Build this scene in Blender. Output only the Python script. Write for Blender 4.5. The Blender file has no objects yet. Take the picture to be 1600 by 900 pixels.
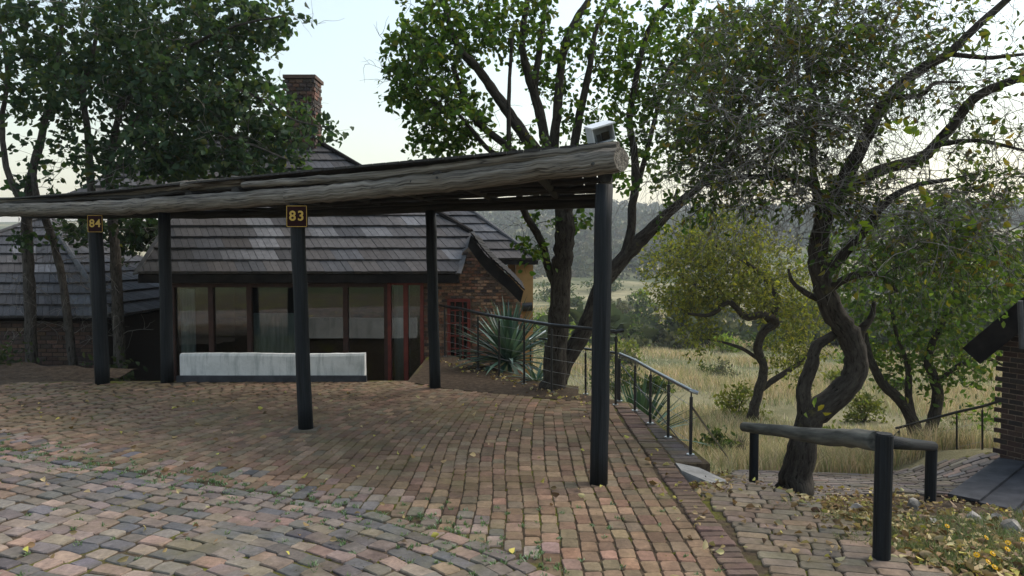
import bpy, bmesh, math, random
import numpy as np
from mathutils import Vector, Matrix
R = math.radians
rng = np.random.default_rng(7)
random.seed(7)
scn = bpy.context.scene
COL = scn.collection

# ------------------------------------------------------------------ camera
F, CAMH, HOR = 1150.0, 1.65, 395.0
PITCH = math.atan((450 - HOR) / F)
cam = bpy.data.cameras.new('camera')
cam.sensor_width = 36.0
cam.lens = F / 1600 * 36
cam.clip_start = 0.05
cam.clip_end = 6000
camo = bpy.data.objects.new('camera', cam)
camo.location = (0, 0, CAMH)
camo.rotation_euler = (R(90) - PITCH, 0, 0)
COL.objects.link(camo)
scn.camera = camo

# ------------------------------------------------------------------ sky, sun, exposure
SUN_EL, SUN_AZ = R(50), R(66)          # veiled sun ahead, to the right: very soft light from above
w = bpy.data.worlds.new('World')
scn.world = w
w.use_nodes = True
nt = w.node_tree
nt.nodes.clear()
sky = nt.nodes.new('ShaderNodeTexSky')
sky.sky_type = 'NISHITA'
sky.sun_disc = False
sky.sun_elevation = SUN_EL
sky.sun_rotation = SUN_AZ
sky.air_density = 2.0
sky.dust_density = 2.0
sky.ozone_density = 2.6
hsv = nt.nodes.new('ShaderNodeHueSaturation')
hsv.inputs['Saturation'].default_value = 0.72
bg = nt.nodes.new('ShaderNodeBackground')
bg.inputs['Strength'].default_value = 0.15
wo = nt.nodes.new('ShaderNodeOutputWorld')
nt.links.new(sky.outputs[0], hsv.inputs['Color'])
nt.links.new(hsv.outputs[0], bg.inputs['Color'])
nt.links.new(bg.outputs[0], wo.inputs['Surface'])
sl = bpy.data.lights.new('sun', 'SUN')
sl.energy = 2.2
sl.angle = R(40)
sl.color = (1.0, 0.9, 0.78)
so = bpy.data.objects.new('sun', sl)
so.rotation_euler = Vector((math.sin(SUN_AZ) * math.cos(SUN_EL), math.cos(SUN_AZ) * math.cos(SUN_EL),
                            math.sin(SUN_EL))).to_track_quat('Z', 'Y').to_euler()
COL.objects.link(so)
vs = scn.view_settings
vs.view_transform = 'Standard'
vs.look = 'None'
vs.exposure = 0.66
vs.gamma = 1.0
vs.use_curve_mapping = False
scn.render.engine = 'CYCLES'
scn.cycles.max_bounces = 6
scn.cycles.transparent_max_bounces = 8

# ------------------------------------------------------------------ helpers
CP, SP = math.cos(PITCH), math.sin(PITCH)
def ray(px, py):
    a, b = (px - 800) / F, (450 - py) / F
    return np.array([a, CP + b * SP, -SP + b * CP])
def P(px, py, d):
    r = ray(px, py)
    return np.array([0, 0, CAMH]) + r * (d / r[1])
def G(px, py, z=0.0):
    r = ray(px, py)
    return np.array([0, 0, CAMH]) + r * ((z - CAMH) / r[2])
def proj(p):
    x, y, z = p[0], p[1], p[2] - CAMH
    dep = y * CP - z * SP
    if dep <= 0.05:
        return (-9999, -9999, dep)
    return (800 + F * x / dep, 450 - F * (y * SP + z * CP) / dep, dep)
def smooth(a, b, x):
    t = np.clip((x - a) / (b - a), 0, 1)
    return t * t * (3 - 2 * t)
def catmull(pts, n=6):
    pts = np.asarray(pts, float)
    q = np.vstack([2 * pts[0] - pts[1], pts, 2 * pts[-1] - pts[-2]])
    out = []
    for i in range(1, len(q) - 2):
        for k in range(n):
            t = k / n
            a, b, c, d = q[i - 1], q[i], q[i + 1], q[i + 2]
            out.append(.5 * (2 * b + (c - a) * t + (2 * a - 5 * b + 4 * c - d) * t * t + (3 * b - a - 3 * c + d) * t ** 3))
    out.append(pts[-1])
    return np.array(out)

class MB:
    """collects vertices and faces; grain = per-vertex vector used by wood and bark; tint = per-face colour"""
    def __init__(s):
        s.v, s.f, s.g, s.c = [], [], [], []
        s.smooth = False
    def add(s, verts, faces, grain=None, tint=None):
        o = len(s.v)
        s.v.extend([tuple(map(float, p)) for p in verts])
        s.f.extend([tuple(i + o for i in q) for q in faces])
        s.g.extend(grain if grain is not None else [tuple(map(float, p)) for p in verts])
        s.c.extend([tint if tint is not None else (1, 1, 1)] * len(faces))
    def box(s, c, size, rot=None, tint=None):
        hx, hy, hz = [k / 2 for k in size]
        vv = np.array([(x, y, z) for x in (-hx, hx) for y in (-hy, hy) for z in (-hz, hz)])
        if rot is not None:
            vv = vv @ np.array(rot).T
        vv = vv + np.array(c)
        s.add(vv, [(0, 1, 3, 2), (4, 6, 7, 5), (0, 4, 5, 1), (2, 3, 7, 6), (0, 2, 6, 4), (1, 5, 7, 3)], tint=tint)
    def prism(s, poly, off, tint=None):
        n = len(poly)
        poly = np.asarray(poly, float)
        vv = np.vstack([poly, poly + np.asarray(off, float)])
        fs = [tuple(range(n))[::-1], tuple(range(n, 2 * n))] + [(i, (i + 1) % n, n + (i + 1) % n, n + i) for i in range(n)]
        s.add(vv, fs, tint=tint)
    def tube(s, pts, rad, n=8, caps=True, wob=0.0, tint=None, gs=1.0):
        pts = np.asarray(pts, float)
        m = len(pts)
        rad = np.broadcast_to(np.asarray(rad, float), (m,))
        tan = np.gradient(pts, axis=0)
        tan /= np.linalg.norm(tan, axis=1)[:, None] + 1e-9
        up = np.array([0, 0, 1.0]) if abs(tan[0][2]) < .9 else np.array([1.0, 0, 0])
        a = np.cross(tan[0], up); a /= np.linalg.norm(a)
        vv, gg = [], []
        ln = random.random() * 20
        seed = random.random() * 50
        for i in range(m):
            a = a - tan[i] * np.dot(a, tan[i]); a /= np.linalg.norm(a) + 1e-9
            b = np.cross(tan[i], a)
            if i:
                ln += np.linalg.norm(pts[i] - pts[i - 1])
            for k in range(n):
                t = 2 * math.pi * k / n
                r = rad[i]
                if wob:
                    r *= 1 + wob * (math.sin(2 * t + ln * 3 + seed) * .5 + math.sin(3 * t - ln * 5 + seed * 2) * .35 + math.sin(ln * 7 + seed) * .3)
                vv.append(pts[i] + a * (r * math.cos(t)) + b * (r * math.sin(t)))
                gg.append((rad[i] * math.cos(t) * gs + seed, rad[i] * math.sin(t) * gs, ln))
        fs = []
        for i in range(m - 1):
            for k in range(n):
                k2 = (k + 1) % n
                fs.append((i * n + k, i * n + k2, (i + 1) * n + k2, (i + 1) * n + k))
        if caps:
            fs.append(tuple(range(n))[::-1]); fs.append(tuple(range((m - 1) * n, m * n)))
        s.add(vv, fs, gg, tint)
    def mesh(s, name, mat=None, smooth=False):
        me = bpy.data.meshes.new(name)
        me.from_pydata(s.v, [], s.f)
        at = me.attributes.new('grain', 'FLOAT_VECTOR', 'POINT')
        at.data.foreach_set('vector', np.asarray(s.g, np.float32).ravel())
        ct = me.attributes.new('tint', 'FLOAT_COLOR', 'FACE')
        cc = np.ones((len(s.f), 4), np.float32)
        cc[:, :3] = np.asarray(s.c, np.float32)
        ct.data.foreach_set('color', cc.ravel())
        if mat:
            me.materials.append(mat)
        if smooth:
            me.polygons.foreach_set('use_smooth', np.ones(len(s.f), bool))
        me.update()
        return me
    def build(s, name, mat=None, parent=None, smooth=False, kind=None):
        o = bpy.data.objects.new(name, s.mesh(name, mat, smooth))
        COL.objects.link(o)
        if parent is not None:
            o.parent = parent
            o.matrix_parent_inverse = Matrix.Identity(4)
            pl = parent
            off = Vector((0, 0, 0))
            while pl is not None:
                off += pl.location
                pl = pl.parent
            o.location = -off
        if kind:
            o['kind'] = kind
        return o
def fast_mesh(name, V, Fc, mat, tint=None, smooth=False):
    """numpy mesh with equal-sized faces"""
    me = bpy.data.meshes.new(name)
    V = np.asarray(V, np.float32); Fc = np.asarray(Fc, np.int32)
    n, k = Fc.shape
    me.vertices.add(len(V)); me.vertices.foreach_set('co', V.ravel())
    me.loops.add(n * k); me.loops.foreach_set('vertex_index', Fc.ravel())
    me.polygons.add(n)
    me.polygons.foreach_set('loop_start', np.arange(0, n * k, k, dtype=np.int32))
    me.polygons.foreach_set('loop_total', np.full(n, k, np.int32))
    if smooth:
        me.polygons.foreach_set('use_smooth', np.ones(n, bool))
    if tint is not None:
        ct = me.attributes.new('tint', 'FLOAT_COLOR', 'FACE')
        cc = np.ones((n, 4), np.float32); cc[:, :3] = tint
        ct.data.foreach_set('color', cc.ravel())
    me.materials.append(mat)
    me.update(calc_edges=True)
    me.validate()
    return me
def link(name, me, parent=None, kind=None):
    o = bpy.data.objects.new(name, me)
    COL.objects.link(o)
    if parent is not None:
        o.parent = parent
        off = Vector((0, 0, 0)); pl = parent
        while pl is not None:
            off += pl.location; pl = pl.parent
        o.location = -off
    if kind:
        o['kind'] = kind
    return o
def tag(o, label=None, cat=None, group=None, kind=None):
    if label: o['label'] = label
    if cat: o['category'] = cat
    if group: o['group'] = group
    if kind: o['kind'] = kind
    return o
def thing(name, label, cat, loc, group=None):
    o = bpy.data.objects.new(name, None)
    o.empty_display_size = .2
    o.location = [float(k) for k in loc]
    COL.objects.link(o)
    return tag(o, label, cat, group)

# ------------------------------------------------------------------ materials
class N:
    def __init__(s, name, rough=.8, spec=.3):
        s.m = bpy.data.materials.new(name); s.m.use_nodes = True
        s.t = s.m.node_tree
        s.b = s.t.nodes['Principled BSDF']
        s.b.inputs['Roughness'].default_value = rough
        s.b.inputs['Specular IOR Level'].default_value = spec
        s.out = s.t.nodes['Material Output']
    def n(s, typ, **kw):
        x = s.t.nodes.new(typ)
        for k, v in kw.items():
            if k in x.inputs.keys(): x.inputs[k].default_value = v
            else: setattr(x, k, v)
        return x
    def l(s, a, b): s.t.links.new(a, b)
    def vec(s, src='obj', scale=(1, 1, 1)):
        if src == 'obj':
            o = s.n('ShaderNodeTexCoord').outputs['Object']
        elif src == 'world':
            o = s.n('ShaderNodeNewGeometry').outputs['Position']
        else:
            o = s.n('ShaderNodeAttribute', attribute_name=src).outputs['Vector']
        mp = s.n('ShaderNodeMapping'); mp.inputs['Scale'].default_value = scale
        s.l(o, mp.inputs['Vector'])
        return mp.outputs[0]
    def noise(s, vec, scale, detail=5, rough=.6):
        x = s.n('ShaderNodeTexNoise'); x.inputs['Scale'].default_value = scale
        x.inputs['Detail'].default_value = detail; x.inputs['Roughness'].default_value = rough
        s.l(vec, x.inputs['Vector'])
        return x.outputs['Fac']
    def ramp(s, fac, stops):
        x = s.n('ShaderNodeValToRGB'); e = x.color_ramp.elements
        while len(e) < len(stops): e.new(.5)
        for k, (p, c) in zip(e, stops):
            k.position = p; k.color = (*c, 1) if len(c) == 3 else c
        s.l(fac, x.inputs[0])
        return x.outputs[0]
    def mix(s, fac, a, b, mode='MIX'):
        x = s.n('ShaderNodeMix', data_type='RGBA', blend_type=mode)
        for sock, v in ((x.inputs[0], fac), (x.inputs[6], a), (x.inputs[7], b)):
            if hasattr(v, 'is_output'): s.l(v, sock)
            elif isinstance(v, (int, float)): sock.default_value = v
            else: sock.default_value = (*v, 1)
        return x.outputs[2]
    def tint(s, name='tint'):
        return s.n('ShaderNodeAttribute', attribute_name=name).outputs['Color']
    def rand(s): return s.n('ShaderNodeObjectInfo').outputs['Random']
    def bump(s, h, strength=.4, dist=.01):
        x = s.n('ShaderNodeBump'); x.inputs['Strength'].default_value = strength; x.inputs['Distance'].default_value = dist
        s.l(h, x.inputs['Height']); s.l(x.outputs[0], s.b.inputs['Normal'])
    def col(s, c):
        if hasattr(c, 'is_output'): s.l(c, s.b.inputs['Base Color'])
        else: s.b.inputs['Base Color'].default_value = (*c, 1)
        return s.m
M = {}
def simple(key, c1, c2, scale, rough=.8, spec=.3, bump=.0, bs=40, dist=.004, src='world', sc=(1, 1, 1), lo=.35, hi=.65):
    a = N(key, rough, spec)
    v = a.vec(src, sc)
    c = a.ramp(a.noise(v, scale), [(lo, c1), (hi, c2)])
    if bump: a.bump(a.noise(v, bs, 6, .7), bump, dist)
    M[key] = a.col(c)
    return a
# weathered pole wood: streaks along the grain, cracks
a = N('weathered_wood', .85, .2)
v = a.vec('grain', (26, 26, 1.0))
n1 = a.noise(v, 1.6, 8, .72)
v2 = a.vec('grain', (60, 60, 1.5))
n2 = a.noise(v2, 1.0, 4, .6)
v3 = a.vec('grain', (2, 2, 1.2))
n3 = a.noise(v3, 2.2, 3, .5)
c = a.ramp(n1, [(.3, (.04, .035, .03)), (.48, (.14, .126, .105)), (.7, (.3, .275, .235))])
c = a.mix(a.ramp(n2, [(.34, (1, 1, 1)), (.43, (0, 0, 0))]), c, (.025, .022, .019))
c = a.mix(a.ramp(n3, [(.5, (0, 0, 0)), (.8, (.5, .5, .5))]), c, (.16, .13, .09))
cr = a.ramp(a.noise(a.vec('grain', (16, 16, .35)), 1.3, 4, .55), [(.475, (0, 0, 0)), (.5, (1, 1, 1)), (.51, (0, 0, 0))])
c = a.mix(cr, c, (.012, .01, .009))
a.bump(n2, .9, .02); M['wood'] = a.col(c)
simple('dark_wood', (.012, .012, .013), (.04, .037, .034), 1.2, .7, .3, .4, 1.0, .006, 'grain', (30, 30, 2))
a = N('post_paint', .62, .2)
v = a.vec('grain', (50, 50, 1.4)); n1 = a.noise(v, 1.2, 7, .7)
c = a.ramp(n1, [(.32, (.003, .004, .005)), (.5, (.009, .012, .015)), (.72, (.024, .027, .03))])
cr = a.ramp(a.noise(a.vec('grain', (30, 30, .5)), 1.2, 4, .55), [(.48, (0, 0, 0)), (.5, (1, 1, 1)), (.515, (0, 0, 0))])
c = a.mix(cr, c, (.002, .002, .002))
sc_ = a.ramp(a.noise(a.vec('world', (1, 1, .6)), 16, 6, .75), [(.66, (0, 0, 0)), (.74, (.5, .5, .5))])
c = a.mix(sc_, c, (.05, .045, .04))
a.bump(n1, .6, .008); M['post_paint'] = a.col(c)
simple('black_metal', (.008, .009, .01), (.018, .019, .02), 8, .35, .5)
simple('cable', (.2, .2, .2), (.4, .4, .4), 8, .35, .5)
M['steel'] = N('steel', .3, .5).m
M['steel'].node_tree.nodes['Principled BSDF'].inputs['Metallic'].default_value = .9
M['steel'].node_tree.nodes['Principled BSDF'].inputs['Base Color'].default_value = (.34, .36, .37, 1)
# pavers (colour per piece comes from tint)
a = N('paver', .9, .2)
v = a.vec('world')
c = a.mix(.55, a.tint(), a.ramp(a.noise(v, 38, 6, .7), [(.25, (.45, .43, .42)), (.75, (1.5, 1.45, 1.4))]), 'MULTIPLY')
st_n = a.ramp(a.noise(v, .55, 7, .72), [(.36, (.5, .47, .44)), (.5, (1, 1, 1))])
c = a.mix(.75, c, st_n, 'MULTIPLY')
c = a.mix(.8, c, a.ramp(a.noise(v, 9, 4, .6), [(.3, (.62, .62, .62)), (.7, (1.15, 1.13, 1.1))]), 'MULTIPLY')
mo = a.ramp(a.noise(v, .9, 6, .7), [(.5, (0, 0, 0)), (.68, (.5, .5, .5))])
c = a.mix(mo, c, (.13, .115, .045))
a.bump(a.noise(v, 90, 5, .75), .7, .006); M['paver'] = a.col(c)
# joint dirt
a = N('joint_dirt', .95, .1)
v = a.vec('world')
c = a.ramp(a.noise(v, 30, 6, .7), [(.3, (.035, .026, .018)), (.7, (.12, .09, .06))])
mo = a.ramp(a.noise(v, 1.7, 4, .6), [(.5, (0, 0, 0)), (.62, (1, 1, 1))])
c = a.mix(mo, c, a.ramp(a.noise(v, 55, 3, .6), [(.3, (.05, .055, .012)), (.7, (.17, .17, .03))]))
a.bump(a.noise(v, 60, 6, .8), .9, .012); M['dirt'] = a.col(c)
# bricks
a = N('brick', .9, .2)
v = a.vec('world')
c = a.mix(.7, a.tint(), a.ramp(a.noise(v, 45, 5, .7), [(.3, (.5, .5, .5)), (.7, (1.4, 1.35, 1.3))]), 'MULTIPLY')
a.bump(a.noise(v, 80, 5, .7), .6, .004); M['brick'] = a.col(c)
simple('mortar', (.16, .12, .09), (.28, .22, .17), 40, .95, .1, .5, 90, .004)
# roof tiles
a = N('roof_tile', .75, .3)
v = a.vec('world', (1, 1, 1))
c = a.mix(.6, a.tint(), a.ramp(a.noise(v, 14, 5, .7), [(.3, (.55, .55, .55)), (.7, (1.35, 1.35, 1.35))]), 'MULTIPLY')
a.bump(a.noise(v, 60, 4, .7), .35, .006); M['tile'] = a.col(c)
simple('fascia', (.010, .009, .009), (.026, .023, .021), 6, .85, .1, .2, 30)
simple('ochre', (.36, .215, .085), (.43, .26, .11), 5, .9, .15, .25, 70, .003)
simple('red_paint', (.11, .014, .010), (.17, .028, .018), 9, .55, .4)
simple('maroon', (.014, .003, .003), (.02, .005, .005), 9, .7, .1)
simple('gold', (.42, .27, .05), (.55, .36, .08), 30, .6, .3)
simple('curtain', (.5, .53, .54), (.72, .74, .74), 5, .9, .1, .3, 12, .02, 'world', (6, 1, .6))
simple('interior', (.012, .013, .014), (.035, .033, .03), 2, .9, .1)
simple('concrete', (.2, .195, .18), (.34, .33, .31), 9, .9, .2, .5, 60, .006)
simple('concrete_dark', (.09, .075, .055), (.17, .145, .11), 9, .9, .2, .5, 60, .006)
simple('stone_pale', (.17, .155, .135), (.42, .39, .35), 6, .9, .2, .6, 40, .02)
simple('stone_tan', (.15, .10, .065), (.34, .25, .17), 6, .9, .2, .6, 40, .02)
simple('slab', (.028, .03, .035), (.06, .062, .07), 5, .75, .2, .3, 50, .004)
simple('lamp_grey', (.42, .45, .47), (.5, .53, .55), 6, .5, .3)
simple('white_trim', (.6, .63, .65), (.7, .73, .75), 6, .5, .3)
simple('dark_pane', (.004, .004, .005), (.01, .01, .012), 6, .15, .5)
g = N('glass', .03, .5)
g.b.inputs['Base Color'].default_value = (.02, .025, .027, 1)
tr = g.n('ShaderNodeBsdfTransparent'); tr.inputs[0].default_value = (.75, .8, .8, 1)
gl = g.n('ShaderNodeBsdfGlossy'); gl.inputs['Roughness'].default_value = .02
fr = g.n('ShaderNodeFresnel'); fr.inputs[0].default_value = 2.1
ms = g.n('ShaderNodeMixShader')
g.l(fr.outputs[0], ms.inputs[0]); g.l(tr.outputs[0], ms.inputs[1]); g.l(gl.outputs[0], ms.inputs[2])
g.l(ms.outputs[0], g.out.inputs['Surface']); M['glass'] = g.m
# bark
def bark(key, c1, c2, lichen=None, th=.6):
    a = N(key, .95, .15)
    v = a.vec('grain', (9, 9, 3.0)); n1 = a.noise(v, 2.2, 7, .7)
    v2 = a.vec('grain', (26, 26, 7)); n2 = a.noise(v2, 1.6, 5, .65)
    c = a.ramp(n1, [(.33, c1), (.68, c2)])
    c = a.mix(a.ramp(n2, [(.32, (1, 1, 1)), (.46, (0, 0, 0))]), c, tuple(k * .3 for k in c1))
    if lichen:
        c = a.mix(a.ramp(a.noise(a.vec('world'), 3.5, 6, .7), [(th, (0, 0, 0)), (th + .15, (.8, .8, .8))]), c, lichen)
    a.bump(n2, 1.0, .03); M[key] = a.col(c)
bark('bark_dark', (.022, .018, .015), (.085, .075, .062), (.15, .13, .045), .6)
bark('bark_grey', (.035, .031, .027), (.12, .108, .095), (.17, .16, .13), .6)
bark('twig', (.13, .118, .105), (.3, .28, .255))
# leaves: colour from tint, thin, lets light through
def leafmat(key, trans=.35, rough=.55, tt=(1.25, 1.35, .55)):
    a = N(key, rough, .16)
    t = a.tint()
    tl = a.n('ShaderNodeBsdfTranslucent')
    m2 = a.mix(1.0, t, tt, 'MULTIPLY')
    a.l(m2, tl.inputs[0]); a.l(t, a.b.inputs['Base Color'])
    ms = a.n('ShaderNodeMixShader'); ms.inputs[0].default_value = trans
    a.l(a.b.outputs[0], ms.inputs[1]); a.l(tl.outputs[0], ms.inputs[2]); a.l(ms.outputs[0], a.out.inputs['Surface'])
    M[key] = a.m
leafmat('leaf', .45); leafmat('grass_blade', .3, .7, (1.1, 1.08, .85)); leafmat('dry_leaf', .15, .8); leafmat('blade', .12, .4)
# ground sheet
a = N('ground', .95, .1)
v = a.vec('world')
c = a.ramp(a.noise(v, .35, 8, .65), [(.3, (.13, .125, .06)), (.5, (.27, .24, .14)), (.7, (.38, .33, .21))])
c = a.mix(a.ramp(a.noise(v, .022, 6, .6), [(.42, (0, 0, 0)), (.56, (1, 1, 1))]), c, a.ramp(a.noise(v, .5, 5, .7), [(.3, (.035, .05, .02)), (.7, (.09, .1, .04))]))
a.bump(a.noise(v, 5, 8, .8), .8, .15); M['ground'] = a.col(c)
a = N('soil', .95, .1)
v = a.vec('world')
c = a.ramp(a.noise(v, 14, 8, .7), [(.3, (.03, .021, .015)), (.55, (.085, .062, .043)), (.75, (.17, .135, .085))])
a.bump(a.noise(v, 35, 8, .8), .9, .03); M['soil'] = a.col(c)

# ------------------------------------------------------------------ terrain
PROF_D = [-2000, 0, 3.9, 14, 20, 40, 70, 100, 180, 260, 350, 500, 700, 900, 1500, 2500]
PROF_Z = [-.06, -.06, -.06, -2.42, -2.9, -4.3, -5.9, -7.0, -8.5, -6.5, 1, 24, 45, 44, 20, 10]
def H(x, y):
    x = np.asarray(x, float); y = np.asarray(y, float)
    r = np.where(y > 0, np.hypot(np.maximum(np.abs(x) - 6 - .25 * np.abs(y), 0) * .6, y), y)
    kp = (1 - smooth(1.7, 2.7, x)) * (1 - smooth(6.3, 8.3, y)) * smooth(3, 4, y)
    z = np.interp(r - 1.25 * kp, PROF_D, PROF_Z)
    far = smooth(220, 600, r)
    az = np.arctan2(x, np.maximum(y, 1))
    z = z * (1 - far * .35 * smooth(-.1, -.5, az)) + far * (3.0 * np.sin(az * 9 + 1) + 2 * np.sin(az * 23))
    z += smooth(14, 60, r) * (.35 * np.sin(x * .21 + 1) * np.cos(y * .17) + .5 * np.sin(x * .05 + y * .06))
    # terrace round the cottage
    k = (1 - smooth(-1.0, 1.0, x)) * smooth(3, 4, y) * (1 - smooth(17, 24, y))
    z = z * (1 - k) + k * (-1.06)
    # low landing by the outbuilding
    k = smooth(5.2, 6.4, x) * smooth(8.0, 9.6, y) * (1 - smooth(11.0, 12.5, y))
    z = z + .42 * k
    z = z - .13 * smooth(4.2, 4.9, x) * smooth(4.5, 6, y) * (1 - smooth(7.5, 8.5, y))
    return z
def hit(px, py, dmin=3.0, dmax=1500):
    r = ray(px, py); r = r / r[1]
    d = dmin
    while d < dmax:
        p = np.array([0, 0, CAMH]) + r * d
        if p[2] <= H(p[0], p[1]):
            return p
        d *= 1.006
    return np.array([0, 0, CAMH]) + r * dmax
def ground_sheet():
    u = np.linspace(-1, 1, 301)
    k = 7.2
    xs = 1800 * np.sinh(k * u) / math.sinh(k)
    u2 = np.linspace(-1, 1, 301)
    ys = 8 + 1800 * np.sinh(k * u2) / math.sinh(k)
    X, Y = np.meshgrid(xs, ys)
    Z = H(X, Y)
    Z += .02 * rng.standard_normal(Z.shape) * (np.hypot(X, Y) < 60)
    V = np.stack([X.ravel(), Y.ravel(), Z.ravel()], 1)
    n = len(u)
    i = np.arange(n * n).reshape(n, n)
    Fc = np.stack([i[:-1, :-1].ravel(), i[:-1, 1:].ravel(), i[1:, 1:].ravel(), i[1:, :-1].ravel()], 1)
    o = link('ground', fast_mesh('ground', V, Fc, M['ground'], smooth=True))
    o['kind'] = 'structure'
ground_sheet()

# paved platform slab (carport floor and drive share the level)
def slab(name, poly, ztop, zbot, mat):
    mb = MB()
    mb.prism([(x, y, zbot) for x, y in poly], (0, 0, ztop - zbot))
    o = mb.build(name, mat); o['kind'] = 'structure'
    return o
def in_poly(poly, x, y):
    c = False; j = len(poly) - 1
    for i in range(len(poly)):
        (xi, yi), (xj, yj) = poly[i], poly[j]
        if (yi > y) != (yj > y) and x < (xj - xi) * (y - yi) / (yj - yi) + xi:
            c = not c
        j = i
    return c
BND = catmull([(-9, 7.7), (-6.5, 6.95), (-4.25, 6.1), (-2.26, 5.2), (-.98, 4.66), (-.22, 4.15), (.16, 3.76), (.6, 3.2), (1.27, 2.4)], 24)
bx_, by_ = BND[:, 0], BND[:, 1]
def bnd_y(x): return float(np.interp(x, bx_, by_))
PLAT = [(-14, 3.3), (-9, 6.0), (-4.25, 4.9), (1.275, 1.4), (1.275, 5.72), (1.56, 5.72), (1.54, 6.0), (1.42, 7.2), (1.3, 8.1), (.75, 8.65), (.83, 9.1), (.45, 9.3),
        (-1.0, 11.9), (-1.35, 11.8), (-1.35, 9.5), (-6.2, 9.45), (-8.6, 10.2), (-14, 11)]
carport_floor = slab('carport_paving', PLAT, -.009, -1.7, M['dirt'])
DRV = [(-14, -6), (6, -6), (6, 1.0), (1.275, 1.402), (-4.25, 4.902), (-9, 6.002), (-14, 3.302)]
driveway = slab('driveway', DRV, -.012, -.6, M['dirt'])

def paver_geo(mb, c, ex, ey, L, W, h, tint, jit=.1, zf=None):
    """eight-cornered worn block: chamfered, slightly crooked"""
    k = .14 * min(L, W)
    q = np.array([(-L / 2 + k, -W / 2), (L / 2 - k, -W / 2), (L / 2, -W / 2 + k), (L / 2, W / 2 - k),
                  (L / 2 - k, W / 2), (-L / 2 + k, W / 2), (-L / 2, W / 2 - k), (-L / 2, -W / 2 + k)])
    q = q + rng.uniform(-jit, jit, q.shape) * min(L, W) * .55
    tx, ty = rng.uniform(-.03, .03, 2)
    vv = []
    cc = np.asarray(c, float)
    for sc, z in ((1.0, -.045), (1.0, h - .006), (.92, h)):
        for (u, v_) in q * sc:
            p = cc[:2] + ex * u + ey * v_
            zz = cc[2] + z + (u * tx + v_ * ty if z > 0 else 0)
            if zf is not None: zz = float(H(p[0], p[1])) + zf + z
            vv.append((p[0], p[1], zz))
    fs = []
    for lv in (0, 1):
        for i in range(8):
            j = (i + 1) % 8
            fs.append((lv * 8 + i, lv * 8 + j, lv * 8 + 8 + j, lv * 8 + 8 + i))
    fs.append(tuple(range(16, 24)))
    mb.add(vv, fs, tint=tint)
def lay(parent, items, name, stuffname):
    """items: (c, ex, ey, L, W, h, tint, jit); the largest in view become objects, the rest one mesh"""
    sc = []
    for i, it in enumerate(items):
        px, py, dep = proj(it[0])
        inside = -20 < px < 1620 and py < 915 and dep > 0
        sc.append((0 if inside else 1, dep, i))
    sc.sort()
    top = set(i for fl, d, i in sc[:300] if fl == 0)
    rest = MB()
    for i, it in enumerate(items):
        if i in top:
            mb = MB(); paver_geo(mb, *it)
            mb.build(name, M['paver'], parent)
        else:
            paver_geo(rest, *it)
    if rest.v:
        rest.build(stuffname, M['paver'], parent, kind='stuff')
def pick(cols, wts):
    c = np.array(cols[rng.choice(len(cols), p=np.array(wts) / sum(wts))])
    return tuple(np.clip(c * rng.uniform(.75, 1.25) * rng.uniform(.95, 1.05, 3), 0, 1))
BROWN = [(.215, .15, .1), (.235, .17, .112), (.185, .125, .085), (.26, .165, .115), (.195, .155, .105)]
MULTI = [(.175, .16, .15), (.135, .132, .138), (.27, .2, .168), (.28, .195, .155), (.23, .19, .162), (.245, .21, .165), (.2, .172, .152)]
items = []
BACK = [(-9, 9.6), (-6.2, 9.3), (-1.4, 9.4), (-.9, 8.95), (-.3, 8.62), (.9, 8.02), (1.1, 7.9)]
bkx, bky = [p[0] for p in BACK], [p[1] for p in BACK]
vcol = -9.5
while vcol < 1.06:
    wd = rng.uniform(.094, .108)
    vc = vcol + wd / 2
    s = .1 * max(0, -.4 - vc); s = min(s, .62)
    y = 2.0 + rng.uniform(0, .1)
    while y < 10.2:
        L = rng.uniform(.105, .15)
        yc = y + L / 2
        wy = max(0, yc - 6.2)
        x = vc + s * (yc - 5.2) + .045 * wy ** 1.8 * (1 - smooth(.2, 1.0, vc)) + .012 * math.sin(yc * 3 + vc * 2)
        y += L + .007
        if x > 1.06 or x < -9: continue
        if yc < bnd_y(x) + .045 or yc > np.interp(x, bkx, bky): continue
        sl_ = s + .081 * wy ** .8 * (1 - smooth(.2, 1.0, vc))
        ey = np.array([sl_, 1.0]); ey /= np.linalg.norm(ey)
        ex = np.array([ey[1], -ey[0]])
        k = max(.55, 1 - .1 * (yc - 5.2) * (vc < -.4))
        tone = pick(BROWN, [3, 2, 2, 1, 2])
        nb = yc - bnd_y(x)
        if nb < .45 and rng.random() < .5: tone = pick(MULTI, [1, 1, 3, 2, 2, 1, 2])
        items.append(((x, yc, 0), ex, ey, (wd - .008) * k, L, rng.uniform(-.002, .004), tone, .1))
    vcol += wd
# soldier course along the edge
y = 1.6
while y < 8.0:
    W = rng.uniform(.066, .078)
    items.append(((1.187 + rng.uniform(-.006, .006), y + W / 2, 0), np.array([1, 0.]), np.array([0, 1.]), .16, W - .01,
                  rng.uniform(.0, .012), pick([(.165, .118, .092), (.14, .1, .083), (.19, .13, .098)], [2, 2, 1]), .05))
    y += W
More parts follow.
